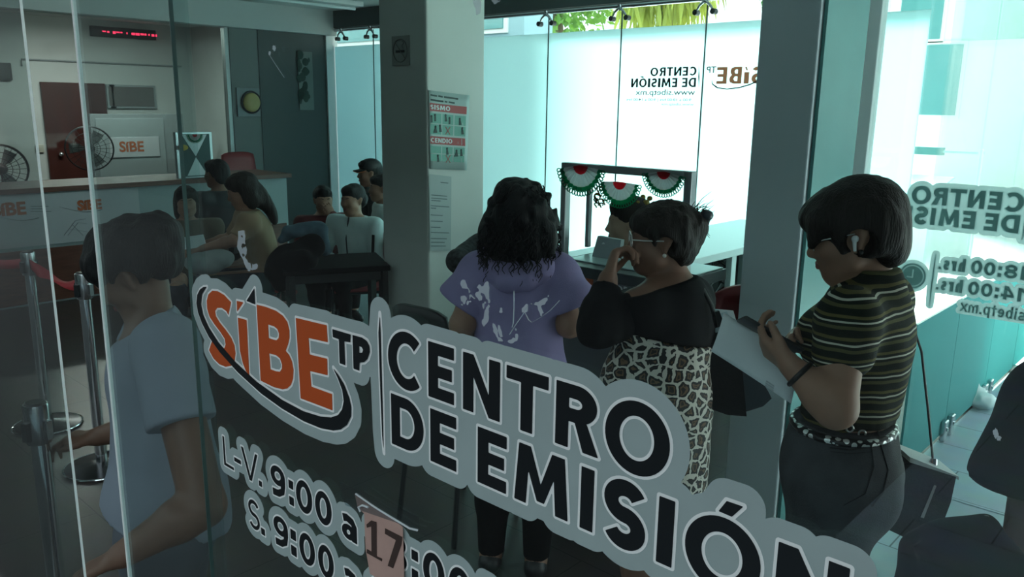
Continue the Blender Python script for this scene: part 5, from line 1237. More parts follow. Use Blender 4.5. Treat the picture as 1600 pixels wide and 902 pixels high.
xa = V(1, 0, 0)
for i, (px, py, rpx, a0, a1, lab) in enumerate(((907, 258, 43, 190, 352, 'red, white and green fan at the upper left corner of the kiosk frame'), (968, 284, 38, 184, 356, 'red, white and green fan hanging lowest under the kiosk frame'), (1037, 268, 39, 188, 350, 'red, white and green fan at the upper right of the kiosk frame'))):
    c_ = onY(px, py, YK - .025); r_ = abs(onY(px + rpx, py, YK - .025)[0] - c_[0]) * .93
    ft = thing('paper_fan', 'pleated ' + lab, 'paper decoration', c_, 'paper fans on the kiosk'); fan(c_, r_, xa, V(0, 0, 1), ft, a0, a1, 24, V(0, -1, 0))
tn = thing('tinsel_ornament', 'curly gold foil ornament hanging left of the middle paper fan', 'decoration', onY(938, 310, YK - .01))
tm_ = MB()
for i in range(12):
    p = onY(random.uniform(930, 946), random.uniform(292, 328), YK - .01); r_ = random.uniform(.008, .016); tm_.tube([p + V(r_ * math.cos(a) * (1 - a * .1), .006 * math.sin(a * 2), r_ * math.sin(a)) for a in np.linspace(0, 4.5, 12)], .003, 6)
tm_.build('foil_curls', mat('dark_gold_foil', (.16, .12, .03), .3, metal=.8), tn, True)
mo = thing('card_terminal', 'pale grey box standing on the kiosk worktop before the clerk', 'box', onY(946, 398, YK + .12))
p1, p2 = onY(926, 370, YK + .12), onY(966, 400, YK + .12)
MB().prism([(p1[0], YK + .12, kzb + .008), (p2[0], YK + .12, kzb + .008), (p2[0] - .01, YK + .15, p1[2] - .003), (p1[0] + .004, YK + .15, p1[2])], (0, .025, 0)).build('shell', mat('pale_grey_plastic', (.36, .42, .43), .5), mo); MB().ball((frac(p1, p2, .38)[0], YK + .128, frac(p1, p2, .4)[2]), .006, 8).build('round_badge', M_white, mo)
# white desk along the passage side
dk = thing('white_desk', 'long white desk standing before the frosted wall beside the grey pillar', 'desk', (-2.7, 4.8, 0))
bxp('desk_top', (-3.02, 3.6, .905), (-2.36, 5.95, .95), mat('desk_white', (.62, .70, .70), .35), dk); bxp('side_panel', (-2.98, 3.62, .0), (-2.42, 3.66, .905), MATS['desk_white'], dk); bxp('side_panel', (-2.98, 5.88, .0), (-2.42, 5.92, .905), MATS['desk_white'], dk); bxp('back_panel', (-3.0, 3.66, .25), (-2.97, 5.88, .905), M_black, dk); bxp('front_post', (-2.42, 4.62, 0), (-2.38, 4.68, .905), MATS['desk_white'], dk)
pc2 = thing('computer_tower', 'black computer case on the floor under the white desk', 'computer', (-2.65, 4.4, 0)); bxp('case', (-2.78, 4.15, .01), (-2.52, 4.58, .55), M_black, pc2, .01); bxp('front_grille', (-2.76, 4.14, .08), (-2.54, 4.15, .50), M_dark, pc2); 
cb = thing('cable_bundle', 'tangle of black cables under the white desk', 'cables', (-2.6, 4.9, 0))
cbm = MB()
for i in range(9): cbm.tube([V(-2.8 + .3 * random.random(), 4.7 + .3 * random.random(), .88 - .86 * t) + V(.05 * math.sin(5 * t + i), .05 * math.cos(4 * t + i), 0) for t in np.linspace(0, 1, 12)], .007, 6)
cbm.build('cables', M_black, cb, True)

# pillar: safety poster, no-smoking sign, printed sheets
XS = -3.854 + .003
ps = thing('safety_poster', 'curling safety poster with two red title bands on the near pillar', 'poster', onX(700, 205, XS))
def onS(px, py, o=0.0): return onX(px, py, XS + o)
def swarp(p): return p
cs = [onS(669, 141), onS(731, 149), onS(725, 266), onS(671, 264)]
def pp_(u, v, o=.0): 
    q = frac(frac(cs[0], cs[1], u), frac(cs[3], cs[2], u), v); q[0] += .004 + .03 * max(u - .35, 0) ** 2 * (1 + v * .6) + o; return q
def strip(u0, u1, v0, v1, o, n=10): return MB().sheet([[pp_(u0 + (u1 - u0) * i / n, v, o) for i in range(n + 1)] for v in np.linspace(v0, v1, 5)])
o = strip(0, 1, 0, 1, 0).build('sheet', mat('poster_paper', (.42, .52, .50), .6), ps, True); q = o.modifiers.new('t', 'SOLIDIFY'); q.thickness = .001
for v0, v1 in ((.155, .255), (.575, .675)): strip(.02, .94, v0, v1, .0012).build('red_band', mat('poster_red', (.40, .07, .07), .6), ps, True)
for v0, v1 in ((.275, .555), (.695, .90)):
    for j in (0, 1):
        for i in range(3):
            strip(.03 + .31 * i, .31 + .31 * i, v0 + j * (v1 - v0) / 2 + .006, v0 + (j + 1) * (v1 - v0) / 2 - .006, .0012, 4).build('picture_panel', mat('poster_green', (.16, .38, .31), .6), ps, True)
pg = MB(); pr = MB()
for i, (u, v, k) in enumerate(((.06, .36, 0), (.15, .34, 0), (.42, .33, 1), (.52, .36, 0), (.78, .36, 1), (.16, .49, 2), (.28, .47, 1), (.85, .48, 1), (.47, .76, 1), (.72, .78, 2), (.84, .77, 1), (.22, .86, 1))):
    w_ = .022; pg.ball(pp_(u, v - .035, .002), (.002, .009, .009), 6); pg.prism([pp_(u - w_, v - .02, .0022), pp_(u + w_, v - .02, .0022), pp_(u + w_ * (2 if k else 1), v + .04, .0022), pp_(u - w_ * (1 if k < 2 else 3), v + .045, .0022)], (.0006, 0, 0))
for u, v in ((.48, .49), (.50, .86)): pr.prism([pp_(u - .07, v - .05, .0024), pp_(u - .05, v - .05, .0024), pp_(u + .07, v + .05, .0024), pp_(u + .05, v + .05, .0024)], (.0005, 0, 0)); pr.prism([pp_(u + .07, v - .05, .0024), pp_(u + .05, v - .05, .0024), pp_(u - .07, v + .05, .0024), pp_(u - .05, v + .05, .0024)], (.0005, 0, 0))
pg.build('pictograms', mat('poster_black', (.02, .045, .04), .6), ps); pr.build('red_crosses', MATS['poster_red'], ps)
def ptext(s, u, v, hgt, m_, nm, bold=.0):
    c0, c1 = pp_(u, v, .003), pp_(u + .1, v, .003); text_mesh(nm, s, hgt, m_, ps, frame_matrix(c0 - WORLD_BASE[ps.name], c1 - c0, (0, 0, 1)), bold)
WI = mat('white_ink', (.7, .72, .72), .6)

for s_, v_, u1 in (('SISMO', .235, .53), ('CENDIO', .655, .60)):
    vs, fs, w_ = cut_text(s_, 1.0, .22, .12, 24); mb_ = MB(); mb_.add([pp_(.03 + (u1 - .03) * a_ / w_, v_ - .060 * b_, .0034) for a_, b_ in vs], fs); mb_.build('white_lettering', WI, ps)

hd_ = MB()
for u0, u1, v in ((.04, .20, .045), (.23, .34, .047), (.37, .72, .05), (.04, .36, .105), (.39, .46, .107), (.49, .64, .108)): hd_.prism([pp_(u0, v, .002), pp_(u1, v + .004, .002), pp_(u1, v + .026, .002), pp_(u0, v + .022, .002)], (.0005, 0, 0))
hd_.build('heading_lines', MATS['poster_black'], ps)
ns_ = thing('no_smoking_sign', 'faded no-smoking sign high on the front of the near pillar', 'sign', onY(627, 80, 3.398))
a_, b_ = onY(613, 57, 3.398), onY(641, 102, 3.398); MB().box((a_[0], 3.392, b_[2]), (b_[0], 3.399, a_[2])).build('plate', mat('faded_plate', (.30, .32, .295), .7), ns_)
cn2 = V((a_[0] + b_[0]) / 2, 3.391, (a_[2] + b_[2]) / 2); MR = mat('faded_mark', (.17, .16, .155), .7); rs_ = .066
MB().tube([cn2 + V(rs_ * math.cos(a), 0, rs_ * 1.05 * math.sin(a)) for a in np.linspace(0, 2 * math.pi, 41)[:-1]], .005, 6, closed=True, flat=.4).build('ring', MR, ns_, True); MB().tube([cn2 + V(-rs_ * .7, 0, rs_ * .74), cn2 + V(rs_ * .7, 0, -rs_ * .74)], .005, 6, flat=.4).build('slash', MR, ns_)
MB().box(cn2 + V(-.044, -.0015, -.012), cn2 + V(.040, .001, .003)).build('cigarette', M_black, ns_); MB().tube([cn2 + V(.03, 0, .01), cn2 + V(.015, 0, .03), cn2 + V(.034, 0, .045), cn2 + V(.022, 0, .058)], .003, 6, flat=.4).build('smoke', MR, ns_)
sh3 = thing('printed_notice', 'long pale printed notice below the safety poster on the pillar', 'paper sheet', onS(685, 340))
cs = [onS(670, 272), onS(705, 276), onS(704, 392), onS(671, 392)]
MB().sheet([[frac(frac(cs[0], cs[1], u), frac(cs[3], cs[2], u), v) + V(.003, 0, 0) for u in np.linspace(0, 1, 4)] for v in np.linspace(0, 1, 6)]).build('sheet', mat('grey_sheet', (.40, .45, .44), .7), sh3)
lm = MB()
for v, u0, u1 in ((.085, .5, .85), (.26, .08, .8), (.30, .08, .8), (.33, .08, .5), (.40, .06, .9), (.43, .06, .3), (.52, .05, .6), (.60, .05, .6), (.68, .05, .5), (.75, .05, .9), (.83, .05, .8), (.88, .05, .7), (.93, .05, .75)):
    q4 = [frac(frac(cs[0], cs[1], u), frac(cs[3], cs[2], u), w) + V(.0036, 0, 0) for u, w in ((u0, v), (u1, v), (u1, v + .012), (u0, v + .012))]; lm.prism(q4, (.0004, 0, 0))
lm.build('printed_lines', mat('grey_ink', (.14, .18, .18), .7), sh3)

hl_ = thing('ceiling_light', 'fluorescent batten lighting the far hall, above the dark red door', 'ceiling light', (-11.3, 4.2, ZC))
bxp('batten', (-11.4, 3.4, ZC - .05), (-11.2, 5.4, ZC), M_white, hl_); MB().tube([(-11.3, 3.45, ZC - .08), (-11.3, 5.35, ZC - .08)], .018, 12).build('tube', emit_mat('lit_tube', (1, .95, .9), 9), hl_, True)
la = bpy.data.lights.new('hall_lamp', 'AREA'); la.shape = 'RECTANGLE'; la.size = .12; la.size_y = 1.9; la.energy = 55; la.color = (1, .93, .88); lo_ = bpy.data.objects.new('hall_lamp', la); COL.objects.link(lo_); lo_.location = (-11.3, 4.4, ZC - .12)
# ================================================================== the waiting group, clerk and others
M_wjacket = mat('white_jacket', (.50, .60, .60), .7, bump=.2, bscale=60); M_dred = mat('dark_red_cloth', (.10, .014, .016), .8); M_beige = mat('beige_cloth', (.30, .20, .12), .85)
M_dgrey = mat('charcoal_cloth', (.03, .034, .038), .85); M_white_c = mat('white_cloth', (.52, .58, .58), .85); M_patt = mat('dark_patterned_cloth', (.03, .033, .036), .8, noise=.9, nscale=55); M_djean = denim('dark_denim', (.025, .035, .05)); M_tan_c = mat('olive_cloth', (.10, .085, .06), .85)
def figure(label, hx, hy, d, f, shirt, pants, skin, hairm, style='short', pitch=0, roll=0, hfwd=None, sit=True, lean=.0, size=.98, arms=None, sleeve=.95, h=.009, sh=.175, extra_hair=(), fold=.006, thick=1.0, seat_floor=0.0, group=None, trunk=.44, shirt_name='shirt', open_f=None):
    f = nrm([f[0], f[1], 0]); sd = np.cross(f, UP); hc = Q(hx, hy, d); H = Head(hc, f if hfwd is None else hfwd, pitch, roll, size)
    nk = hc - UP * .150 - f * .025; ctr = nk - UP * .045; pel = nk - UP * trunk - f * lean - f * .02
    p = Person(label, V(pel[0], pel[1], 0), group)
    sL, sR = ctr - sd * sh, ctr + sd * sh; p.f = f; p.sd = sd; p.H = H
    p.trunk(pel, nk, sL, sR, H, chest=(.15 * thick, .11 * thick, .16), waist=(.135 * thick, .10 * thick, .13), hips=(.165, .12, .12), fwd=f, shr_r=.055)
    arms = arms or {}
    for nm, q, s0 in (('L', -1, sL), ('R', 1, sR)):
        a = arms.get(nm)
        if a is None: e = s0 - UP * .26 + sd * q * .06 + f * .03; w = e + f * .20 - UP * .03 - sd * q * .12
        else: e, w = a[0], a[1]
        dr = nrm(w - e); n_ = a[2] if a is not None and len(a) > 2 else -UP
        p.arm(nm, s0, e, w, hd=hand(w, dr if a is None or len(a) < 4 else a[3], n_, -q if n_ is -UP or True else q, z=.95))
    if sit: p.sit_legs(f, floor=seat_floor)
    else: p.stand_legs(f)
    p.body(skin, h)
    sl = [(p.seg['uarm' + n_] + p.seg['farm' + n_], [(frac(p.seg['uarm' + n_][0][1], p.seg['uarm' + n_][0][2], sleeve * 2), p.seg['uarm' + n_][0][2] - p.seg['uarm' + n_][0][1])] if sleeve < .5 else [(frac(p.seg['farm' + n_][0][1], p.seg['farm' + n_][1][2], (sleeve - .5) * 2), p.seg['farm' + n_][1][2] - p.seg['farm' + n_][0][1])]) for n_ in 'LR']
    p.cloth(shirt_name, p.all('torso'), shirt, .014, h, .04, cuts=[(pel - UP * .05, -UP), (nk + UP * .02, UP)], fold=fold, ffreq=12, sleeves=sl)
    p.cloth('trousers', p.all('thigh', 'shin') + [E(pel, (.168, .125, .12), p.R, .05)], pants, .010, h, .03, cuts=[(V(0, 0, .10), -UP), (pel + UP * .05, UP)], fold=.004)
    shoes(p, M_black)
    if style == 'short': hp = [H.e((0, -.022, .040), (.083, .100, .084)), H.e((0, -.075, -.02), (.070, .040, .06), .03), H.e((0, .045, .075), (.062, .05, .034), .03)]
    elif style == 'long': hp = [H.e((0, -.020, .038), (.088, .104, .090)), H.e((0, -.07, -.05), (.085, .050, .10), .03), H.e((.07, -.03, -.05), (.026, .05, .09), .02), H.e((-.07, -.03, -.05), (.026, .05, .09), .02), H.e((0, .045, .072), (.064, .05, .036), .03)]
    elif style == 'back': hp = [H.e((0, -.020, .040), (.084, .101, .086)), H.e((0, -.078, -.02), (.070, .045, .06), .03), H.e((0, .040, .078), (.062, .05, .032), .03), H.e((0, -.12, -.01), (.04, .04, .045), .02)]
    else: hp = []
    hp += [H.e(*q) for q in extra_hair]
    if hp: p.hair('hair', hp, hairm, .007, .02, .004, 70)
    H.face(p.root); return p
toC = nrm(-AW)
# person in the white jacket, arms crossed
fw = nrm(-AW * .85 - RT * .35); hW = Q(551, 312, 6.3)
sdW = np.cross(fw, UP); ctW = hW - UP * .2
W = figure('person in a white zip jacket sitting with folded arms beside the pillar', 551, 312, 6.3, fw, M_wjacket, M_blk, SK_TAN, M_hair, 'back', pitch=4, hfwd=nrm(-AW * .8 - RT * .5),
           arms={'L': (ctW - sdW * .24 - UP * .25 + fw * .06, ctW + sdW * .02 - UP * .27 + fw * .22, fw), 'R': (ctW + sdW * .24 - UP * .25 + fw * .06, ctW - sdW * .04 - UP * .29 + fw * .20, fw)}, sleeve=.93, fold=.012, thick=1.08, shirt_name='jacket')
MB().tube([W.neck + fw * .085 + UP * .02, W.chest + fw * .135, W.waist + fw * .13], .006, 8).build('zip', M_dgrey, W.root)
MB().tube([frac(ctW - sdW * .22, ctW - sdW * .24 - UP * .25 + fw * .06, t) + fw * .06 for t in np.linspace(.2, .95, 8)], .014, 8, flat=.5).build('sleeve_stripe', M_blk, W.root, True)
# person in dark red, hand at the mouth
fb = nrm(-AW * .75 + RT * .5); hB = Q(505, 312, 6.95); sdB = np.cross(fb, UP); ctB = hB - UP * .2
B = figure('person in a dark red top resting a hand against the mouth at the black table', 505, 312, 6.95, fb, M_dred, M_blk, SK_TAN, M_hair, 'short', pitch=6, hfwd=nrm(-AW * .85 + RT * .4),
           arms={'L': (ctB - sdB * .25 - UP * .22 + fb * .12, hB + fb * .125 - UP * .12 - sdB * .03, -fb, nrm(UP * .8 + sdB * .4)), 'R': (ctB + sdB * .26 - UP * .20 + fb * .10, ctB + sdB * .05 - UP * .27 + fb * .24, -UP)}, sleeve=.46)
# person in the cap
fc = nrm(-RT * .95 - AW * .3)
Cp = figure('person in a black cap with orange underbrim before the teal frosted pane', 577, 270, 7.7, fc, M_dgrey, M_blk, SK_BROWN, M_hair, 'short', pitch=2, size=1.05, trunk=.47)
H = Cp.H
cap = [H.e((0, -.015, .052), (.086, .104, .078))]
Cp.hair('cap_crown', cap, M_black, .007, .02, 0, cuts=[(H.p(0, 0, .03), H.R @ V(0, 0, -1))])
bm1 = [[H.p(x * .07, .07 + .075 * v - .03 * x * x, .040 - .012 * v - .012 * x * x) for x in np.linspace(-1, 1, 9)] for v in np.linspace(0, 1, 5)]
o = MB().sheet(bm1).build('cap_brim', M_black, Cp.root, True); q = o.modifiers.new('t', 'SOLIDIFY'); q.thickness = .006
o = MB().sheet([[p_ - UP * .009 for p_ in r_] for r_ in bm1]).build('orange_underbrim', mat('orange_cloth', (.55, .13, .03), .8), Cp.root, True); q = o.modifiers.new('t', 'SOLIDIFY'); q.thickness = .002
figure('person half hidden behind the pillar, next to the person in the cap', 595, 294, 7.0, fc, M_white_c, M_blk, SK_BROWN, M_hair, 'short', size=.98, sleeve=.3)
# person in beige reaching to the left with papers
fT = nrm(-RT * .92 - AW * .35); hT = Q(376, 296, 5.5); sdT = np.cross(fT, UP); ctT = hT - UP * .2
T = figure('person in a beige top leaning forward from a red chair, reaching out with papers', 378, 298, 5.5, fT, M_beige, M_djean, SK_TAN, M_hairb, 'long', pitch=18, lean=.10, arms={'L': (Q(366, 376, 5.35), Q(318, 388, 5.4), -UP), 'R': (Q(360, 372, 5.75), Q(312, 384, 5.6), -UP)}, sleeve=.42, sh=.165,
           extra_hair=(((0, -.11, -.09), (.05, .05, .10), .03), ((0, -.13, -.2), (.035, .04, .10), .03)))
pl_ = thing('document', 'pale sheet held out by the person in the beige top', 'paper sheet', Q(298, 380, 5.45))
MB().prism([Q(270, 374, 5.5), Q(318, 367, 5.55), Q(323, 385, 5.4), Q(276, 392, 5.35)], UP * .003).build('sheet', M_paper, pl_)
lp_ = thing('cloth_bag', 'pale grey cloth bundle on the lap of the person in the beige top', 'bundle', Q(320, 410, 5.35))
volume('bundle', [E(Q(318, 412, 5.25), (.15, .10, .07), None, .05), E(Q(345, 405, 5.25), (.09, .08, .06), None, .05)], mat('pale_grey_cloth', (.22, .25, .25), .85), lp_, .009, .04, lambda P, D: D - .014 * value_noise(P, 13, 21))
# two behind the counter end
figure('person in a dark top seated behind the beige top, facing the far counter', 338, 272, 6.6, nrm(AW * .5 - RT * .8), M_dgrey, M_blk, SK_BROWN, M_hair, 'short', size=1.0)
g2 = figure('person with glasses pushed up on the head, at the left of the waiting group', 291, 316, 6.0, nrm(-AW * .9 + RT * .4), M_tan_c, M_djean, SK_TAN, M_hairb, 'long', size=.95)
gm = MB()
for q in (-1, 1): gm.tube([g2.H.p(q * .034 + .026 * math.cos(t), .072, .095 + .018 * math.sin(t)) for t in np.linspace(0, 2 * math.pi, 21)[:-1]], .003, 6, closed=True)
gm.tube([g2.H.p(-.01, .074, .098), g2.H.p(.01, .074, .098)], .003, 6); gm.build('glasses', M_black, g2.root, True)
# person half hidden by the lilac top
fn = nrm(AW * .6 + RT * .7)
figure('person in dark patterned sleeves mostly hidden behind the lilac top', 806, 314, 4.05, nrm(AW * .35 + RT * .75), M_patt, M_blk, SK_TAN, M_hair, 'back', sh=.20, size=.95, arms={'L': (Q(716, 408, 3.85), Q(760, 450, 4.0), -UP)}, thick=1.1, fold=.008, h=.008)
# clerk behind the kiosk
fk = nrm(-RT * .98 + AW * .1)
K = figure('clerk in a white shirt with yellow hair ornament, in profile behind the kiosk', 982, 347, 3.8, fk, M_white_c, M_dgrey, SK_LIGHT, M_hairb, 'back', size=.97, pitch=4, h=.007, trunk=.46, sleeve=.4, extra_hair=(((0, -.09, -.09), (.06, .04, .08), .03),))
sc_ = MB()
for i in range(34): a = random.uniform(0, 6.28); r_ = random.uniform(.02, .055); sc_.ball(K.H.p(random.uniform(-.05, .05), -.085 + r_ * math.cos(a), .060 + r_ * math.sin(a)), (.014, .012, .012), 5)
sc_.build('yellow_scrunchie', mat('yellow_cloth', (.30, .20, .03), .8), K.root, True)

# ================================================================== person close at the right edge
fR = nrm(AW * .96 - RT * .28); sdR = np.cross(fR, UP); hR = Q(1690, 410, 1.45)
Rr = Person('person in a loose black T-shirt cut off by the right edge of the photo', V(Q(1720, 800, 1.5)[0], Q(1720, 800, 1.5)[1], 0))
HR = Head(hR, fR, 8, 0, 1.0); pR = Q(1735, 880, 1.52); pR = V(Q(1720, 800, 1.5)[0], Q(1720, 800, 1.5)[1], .98)
ctR = V(pR[0], pR[1], 1.40); shL = Q(1655, 640, 1.36); shR = shL + sdR * .34
HR = Head(frac(shL, shR, .5) + UP * .24 + fR * .02, fR, 8)
Rr.trunk(V(*frac(shL, shR, .5)[:2], .95), frac(shL, shR, .5) + UP * .06, shL, shR, HR, fwd=fR, chest=(.16, .115, .17), waist=(.15, .11, .14))
eR = Q(1612, 915, 1.30); wR = Q(1530, 1010, 1.20)
Rr.arm('L', shL, eR, wR, (.056, .050, .044, .030), hand(wR, nrm(wR - eR) - UP * .5, RT * .8, 1, (.9, .9, .9, .9)))
Rr.arm('R', shR, shR - UP * .28 + sdR * .08, shR - UP * .48 + fR * .12 + sdR * .05)
Rr.seg['handR'] = hand(shR - UP * .48 + fR * .12 + sdR * .05, -UP + fR * .4, -sdR, 1)
Rr.stand_legs(fR); Rr.body(skin_mat('skin_dark', (.085, .045, .034)), .008)
Rr.cloth('black_shirt', Rr.all('torso'), M_blk, .016, .008, .05, cuts=[(V(0, 0, .86), -UP), (frac(shL, shR, .5) + UP * .07, UP)], fold=.008, sleeves=[([C(shL, Q(1600, 752, 1.32), .07, .072, .04)], [(Q(1590, 748, 1.32), -UP + RT * .12)]), ([C(shR, shR - UP * .2 + sdR * .07, .065, .08, .04)], [(shR - UP * .2, -UP)])])
Rr.cloth('trousers', Rr.all('thigh', 'shin') + [E(Rr.pelvis, (.17, .125, .13), Rr.R, .05)], M_blk, .01, .009, .03, cuts=[(V(0, 0, .09), -UP), (V(0, 0, 1.0), UP)])
Rr.hair('short_hair', [HR.e((0, -.022, .040), (.083, .100, .084)), HR.e((0, -.075, -.02), (.070, .040, .06), .03)], M_hair, .007, .02, .004, 60); HR.face(Rr.root); shoes(Rr, M_black)
tbg = thing('tote_bag', 'black fabric bag with a pointed flap held low at the right edge', 'bag', V(*Q(1500, 900, 1.2)[:2], .55))
volume('bag_body', [E(Q(1500, 885, 1.17), (.075, .05, .055), None, .03), E(Q(1508, 960, 1.17), (.095, .06, .14), None, .03), C(Q(1432, 856, 1.15), Q(1470, 866, 1.16), .007, .030, .03), C(Q(1488, 832, 1.16), Q(1540, 826, 1.17), .012, .018, .02)], M_blk, tbg, .006, .03, lambda P, D: D - .006 * value_noise(P, 28, 31))
MB().tube([Q(1541, 832, 1.16), Q(1542, 806, 1.16)], .003, 8).tube([Q(1508, 820, 1.15), Q(1511, 838, 1.14)], .0018, 6).build('zip_pull', M_dark, tbg)

# ================================================================== glass reflection of a person in white, built as a solid figure
fF = nrm(-RT * .98 - AW * .1); dF = 2.25
hF = Q(203, 428, dF); HF = Head(hF, nrm(-RT * .97 - AW * .2), 32, 0, .93)
F = Person('reflected person in white T-shirt with black hair, head bowed, built solid behind left glass', V(*Q(262, 780, dF + .05)[:2], 0))
sdF = np.cross(fF, UP)
pF = Q(262, 800, dF + .05); nF = Q(236, 500, dF + .02)
sLf = Q(258, 540, dF - .17); sRf = Q(232, 520, dF + .2)
F.trunk(pF, nF, sLf, sRf, HF, chest=(.155, .125, .17), waist=(.15, .125, .14), hips=(.16, .13, .13), fwd=fF, neckr=.058)
eF = Q(318, 790, dF - .26); wF = Q(190, 868, dF - .34)
F.arm('L', sLf, eF, wF, (.058, .052, .048, .032), hand(wF, nrm(Q(110, 905, dF - .36) - wF), -UP * .9 + RT * .2, -1, (.25, .3, .3, .35)))
eFr = sRf - UP * .30 + sdF * .05; wFr = eFr + fF * .2 - UP * .05
F.arm('R', sRf, eFr, wFr, (.054, .048, .044, .03), hand(wFr, fF, -UP, 1))
F.stand_legs(fF, r=(.10, .062, .056, .04)); F.body(skin_mat('reflected_skin', (.17, .095, .065)), .007)  # skin and shirt colours dimmed to look like a reflection
F.cloth('white_shirt', F.all('torso') + [C(pF + UP * .05, pF - UP * .03, .15, .155, .05)], mat('reflected_white_tee', (.24, .275, .33), .85), .014, .007, .05, cuts=[(Q(250, 800, dF) - UP * .02, -UP - RT * .35), (nF + UP * .0, UP * .8 + fF * .5 )], fold=.010, ffreq=9,
        sleeves=[([C(sLf, frac(sLf, eF, .55), .066, .070, .04)], [(frac(sLf, eF, .50), eF - sLf)]), ([C(sRf, frac(sRf, eFr, .55), .064, .07, .04)], [(frac(sRf, eFr, .5), eFr - sRf)])])
F.cloth('trousers', F.all('thigh', 'shin') + [E(pF - UP * .04, (.16, .13, .12), F.R, .05)], mat('grey_cloth', (.10, .11, .13), .85), .008, .009, .03, cuts=[(V(0, 0, .09), -UP), (pF + UP * .06, UP)])
hp = [HF.e((0, -.030, .055), (.094, .122, .108)), HF.e((0, -.105, .02), (.086, .065, .095), .03), HF.e((.072, -.03, .0), (.026, .06, .06), .02), HF.e((-.072, -.035, .012), (.024, .062, .052), .02), HF.e((0, .055, .055), (.07, .05, .05), .03), HF.e((0, -.14, .05), (.065, .06, .07), .03)]
F.hair('black_hair', hp, M_hair, .006, .02, .009, 45, stretch=(1, 1, .5), sub=lambda P, D: np.maximum(D, .046 - np.linalg.norm(P - HF.p(-.100, .004, -.024).astype(np.float32), axis=-1)))
HF.face(F.root); shoes(F, M_black)

# ------------------------------------------------------------------ outside
def tree(name, label, c, r, n, leaf, m, trunk_r=.16, group='trees behind the frosted wall', droop=False):
    t = thing(name, label, 'tree', (c[0], c[1], 0), group); mb = MB(); c = np.array(c, float)
    vs = []; fs = []
    for i in range(n):
        d_ = nrm(NR.randn(3)); q = NR.rand() ** .4; p = c + d_ * np.array(r) * q
        a = nrm(NR.randn(3)); b_ = nrm(np.cross(a, NR.randn(3)))
        L_, w_ = leaf * (.6 + .8 * NR.rand()), leaf * .35
        if droop: a = nrm(V(.25 * NR.randn(), .25 * NR.randn(), -1)); b_ = nrm(np.cross(a, NR.randn(3))); L_ *= 3.2; w_ *= .5
        k = len(vs); vs += [p, p + a * L_ * .5 + b_ * w_, p + a * L_, p + a * L_ * .5 - b_ * w_]; fs.append((k, k + 1, k + 2, k + 3))
    mb.add(vs, fs).build('foliage', m, t)
    tr = MB().tube([V(c[0], c[1], 0), V(c[0] + .1, c[1], c[2] * .5), c], [trunk_r, trunk_r * .8, trunk_r * .5], 12)
    for k in range(7): d_ = nrm(V(NR.randn(), NR.randn(), 1 + NR.rand())); tr.tube([c - V(0, 0, .6), c + d_ * np.array(r) * .45, c + d_ * np.array(r) * .85 + V(.1, 0, 0)], [trunk_r * .4, trunk_r * .25, .02], 7)
    tr.build('trunk', mat('bark', (.12, .09, .06), .9, bump=.5, bscale=20), t, True); return t
def leafm(name, c): 
    m = frost_mat(name, (c[0] * 1.1, c[1] * 1.1, c[2] * .6), c, .6); return m
tree('leafy_tree', 'dense green tree showing above the frosted wall at its left end', (-10.2, 12.2, 4.3), (1.3, 1.3, 1.5), 3400, .16, leafm('leaf_green', (.14, .26, .08)))
tree('weeping_tree', 'yellow-green weeping tree above the frosted wall at the centre', (-7.75, 12.0, 4.9), (1.0, 1.2, 1.7), 3400, .20, leafm('leaf_yellow', (.34, .38, .11)), droop=True)
tree('dark_tree', 'dark blue-green tree above the frosted wall beside the grey pillar', (-5.7, 12.8, 4.4), (.95, 1.2, 1.4), 2600, .15, leafm('leaf_dark', (.07, .19, .10)))
M_facade = mat('pale_facade', (.80, .82, .80), .8, noise=.04, nscale=1)
def building(label, x0, x1, y, h, wins, name='building', m=None, dep=5):
    t = thing(name, label, 'building', ((x0 + x1) / 2, y, 0)); MB().box((x0, y, 0), (x1, y + dep, h)).build('wall', m or M_facade, t); MB().box((x0 - .1, y - .15, h), (x1 + .1, y + dep, h + .25)).build('cornice', M_facade, t)
    for a, b, c_, d_ in wins:
        w = MB().box((a - .06, y - .04, c_ - .06), (b + .06, y + .02, d_ + .06)).build('window', M_white, t); sub_of(w, t)
        MB().box((a, y - .06, c_), (b, y - .035, d_)).build('pane', mat('teal_window', (.12, .30, .32), .15), w)
    return t
building('white building with teal windows across the street at right', -5.5, 8, 16, 9, [(-5.3, -4.6, 3.05, 4.1), (-5.25, -4.2, 1.75, 2.95), (-3.2, -2.9, 3.3, 4.6), (1, 2, 3, 4.4), (4, 5, 3, 4.4)])
building('tall pale blue boundary building glimpsed over the left end of the frosted wall', -18, -7.75, 8.6, 8.0, [(-9.2, -8.1, 2.85, 3.6), (-12, -10.5, 2.8, 3.6)], m=mat('blue_facade', (.30, .45, .52), .8), dep=.6)
st = thing('street_stall', 'street stall with scalloped awning and two lamp shades outside the rear pane', 'stall', (-3.0, 10.1, 0))
a_, b_ = onY(1356, 226, 10), onY(1536, 246, 10)
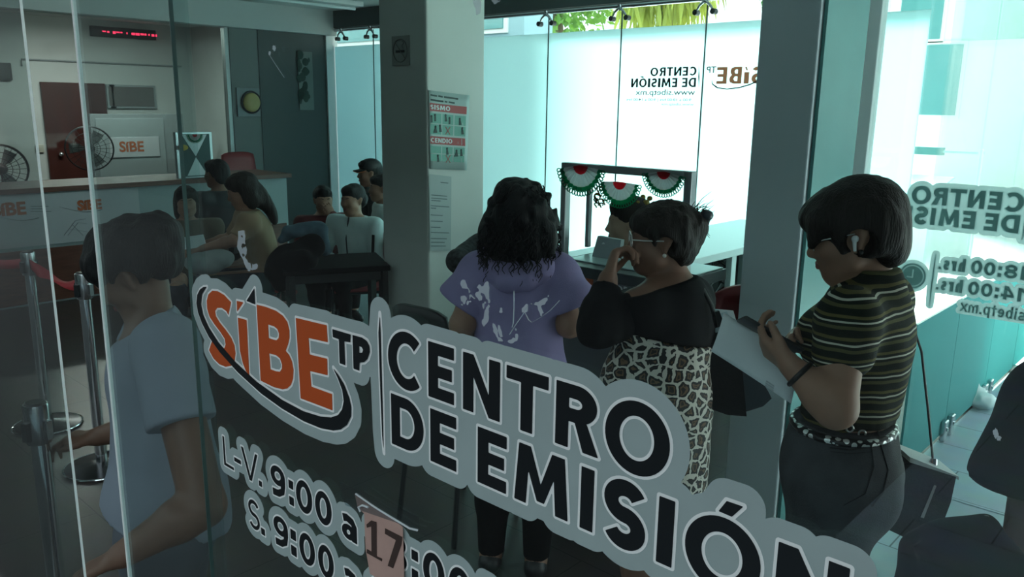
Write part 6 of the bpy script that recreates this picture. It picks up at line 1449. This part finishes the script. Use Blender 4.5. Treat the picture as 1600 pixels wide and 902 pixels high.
MB().box((a_[0], 10.0, b_[2]), (onY(1474, 235, 10)[0], 10.06, a_[2])).build('dark_sign_band', mat('stall_teal', (.09, .25, .25), .6), st); MB().box((onY(1474, 235, 10)[0], 10.0, b_[2] + .03), (b_[0], 10.05, a_[2] - .03)).build('pale_sign_band', mat('stall_pale', (.40, .62, .58), .6), st)
a2, b2 = onY(1353, 274, 9.8), onY(1440, 293, 9.8); aw = [[V(x, 9.8 + .5 * (1 - t), b2[2] + (a2[2] - b2[2]) * (1 - t) + .012 * math.sin(x * 60) * (t > .9)) for x in np.linspace(a2[0], b2[0] + .2, 60)] for t in np.linspace(0, 1, 6)]
o = MB().sheet(aw).build('awning', mat('awning_teal', (.32, .60, .62), .7), st, True); q = o.modifiers.new('t', 'SOLIDIFY'); q.thickness = .01
MB().box((a2[0], 9.95, 0), (a2[0] + .04, 10.0, a_[2])).box((b_[0] - .04, 9.95, 0), (b_[0], 10.0, a_[2])).box((a2[0], 10.06, 0), (b_[0], 10.1, .75)).build('posts_and_base', M_white, st)
for px in (1361, 1415): c = onY(px, 235, 9.95); MB().lathe([(.0, .05), (.02, .05), (.05, -.02), (.05, -.035), (.0, -.035)], c, 20).tube([c + V(0, 0, .05), c + V(0, .03, .12)], .006, 6).build('lamp_shade', mat('lamp_white', (.85, .85, .82), .5), st, True)
# by the foot of the glass return
pbg = thing('plastic_bag', 'crumpled translucent bag lying on the paving by the teal glass', 'bag', V(*onZ(1530, 634, 0)[:2], 0))
pz = onZ(1528, 636, 0); volume('bag_film', [E(pz + V(0, 0, .05), (.11, .08, .05), None, .03), E(pz + V(-.03, .02, .10), (.04, .04, .05), None, .03)], mat('bag_white', (.66, .74, .74), .4), pbg, .008, .03, lambda P, D: D - .02 * value_noise(P, 24, 41))
gl_lab = ('nearest to the striped person', 'second from the striped person', 'third along the teal glass', 'farthest along the teal glass')
for i, y in enumerate((4.80, 4.93, 5.66, 5.79)):
    gc = thing('glass_clamp', 'small steel floor clamp gripping the teal glass, ' + gl_lab[i], 'glass fitting', (XP + .02, y, 0), 'floor clamps of the teal glass'); bxp('clamp_body', (XP + .008, y - .03, 0.0), (XP + .035, y + .03, .12), M_steel, gc, .006); MB().tube([(XP + .034, y, .07), (XP + .042, y, .07)], .012, 12).build('screw', M_chrome, gc, True)
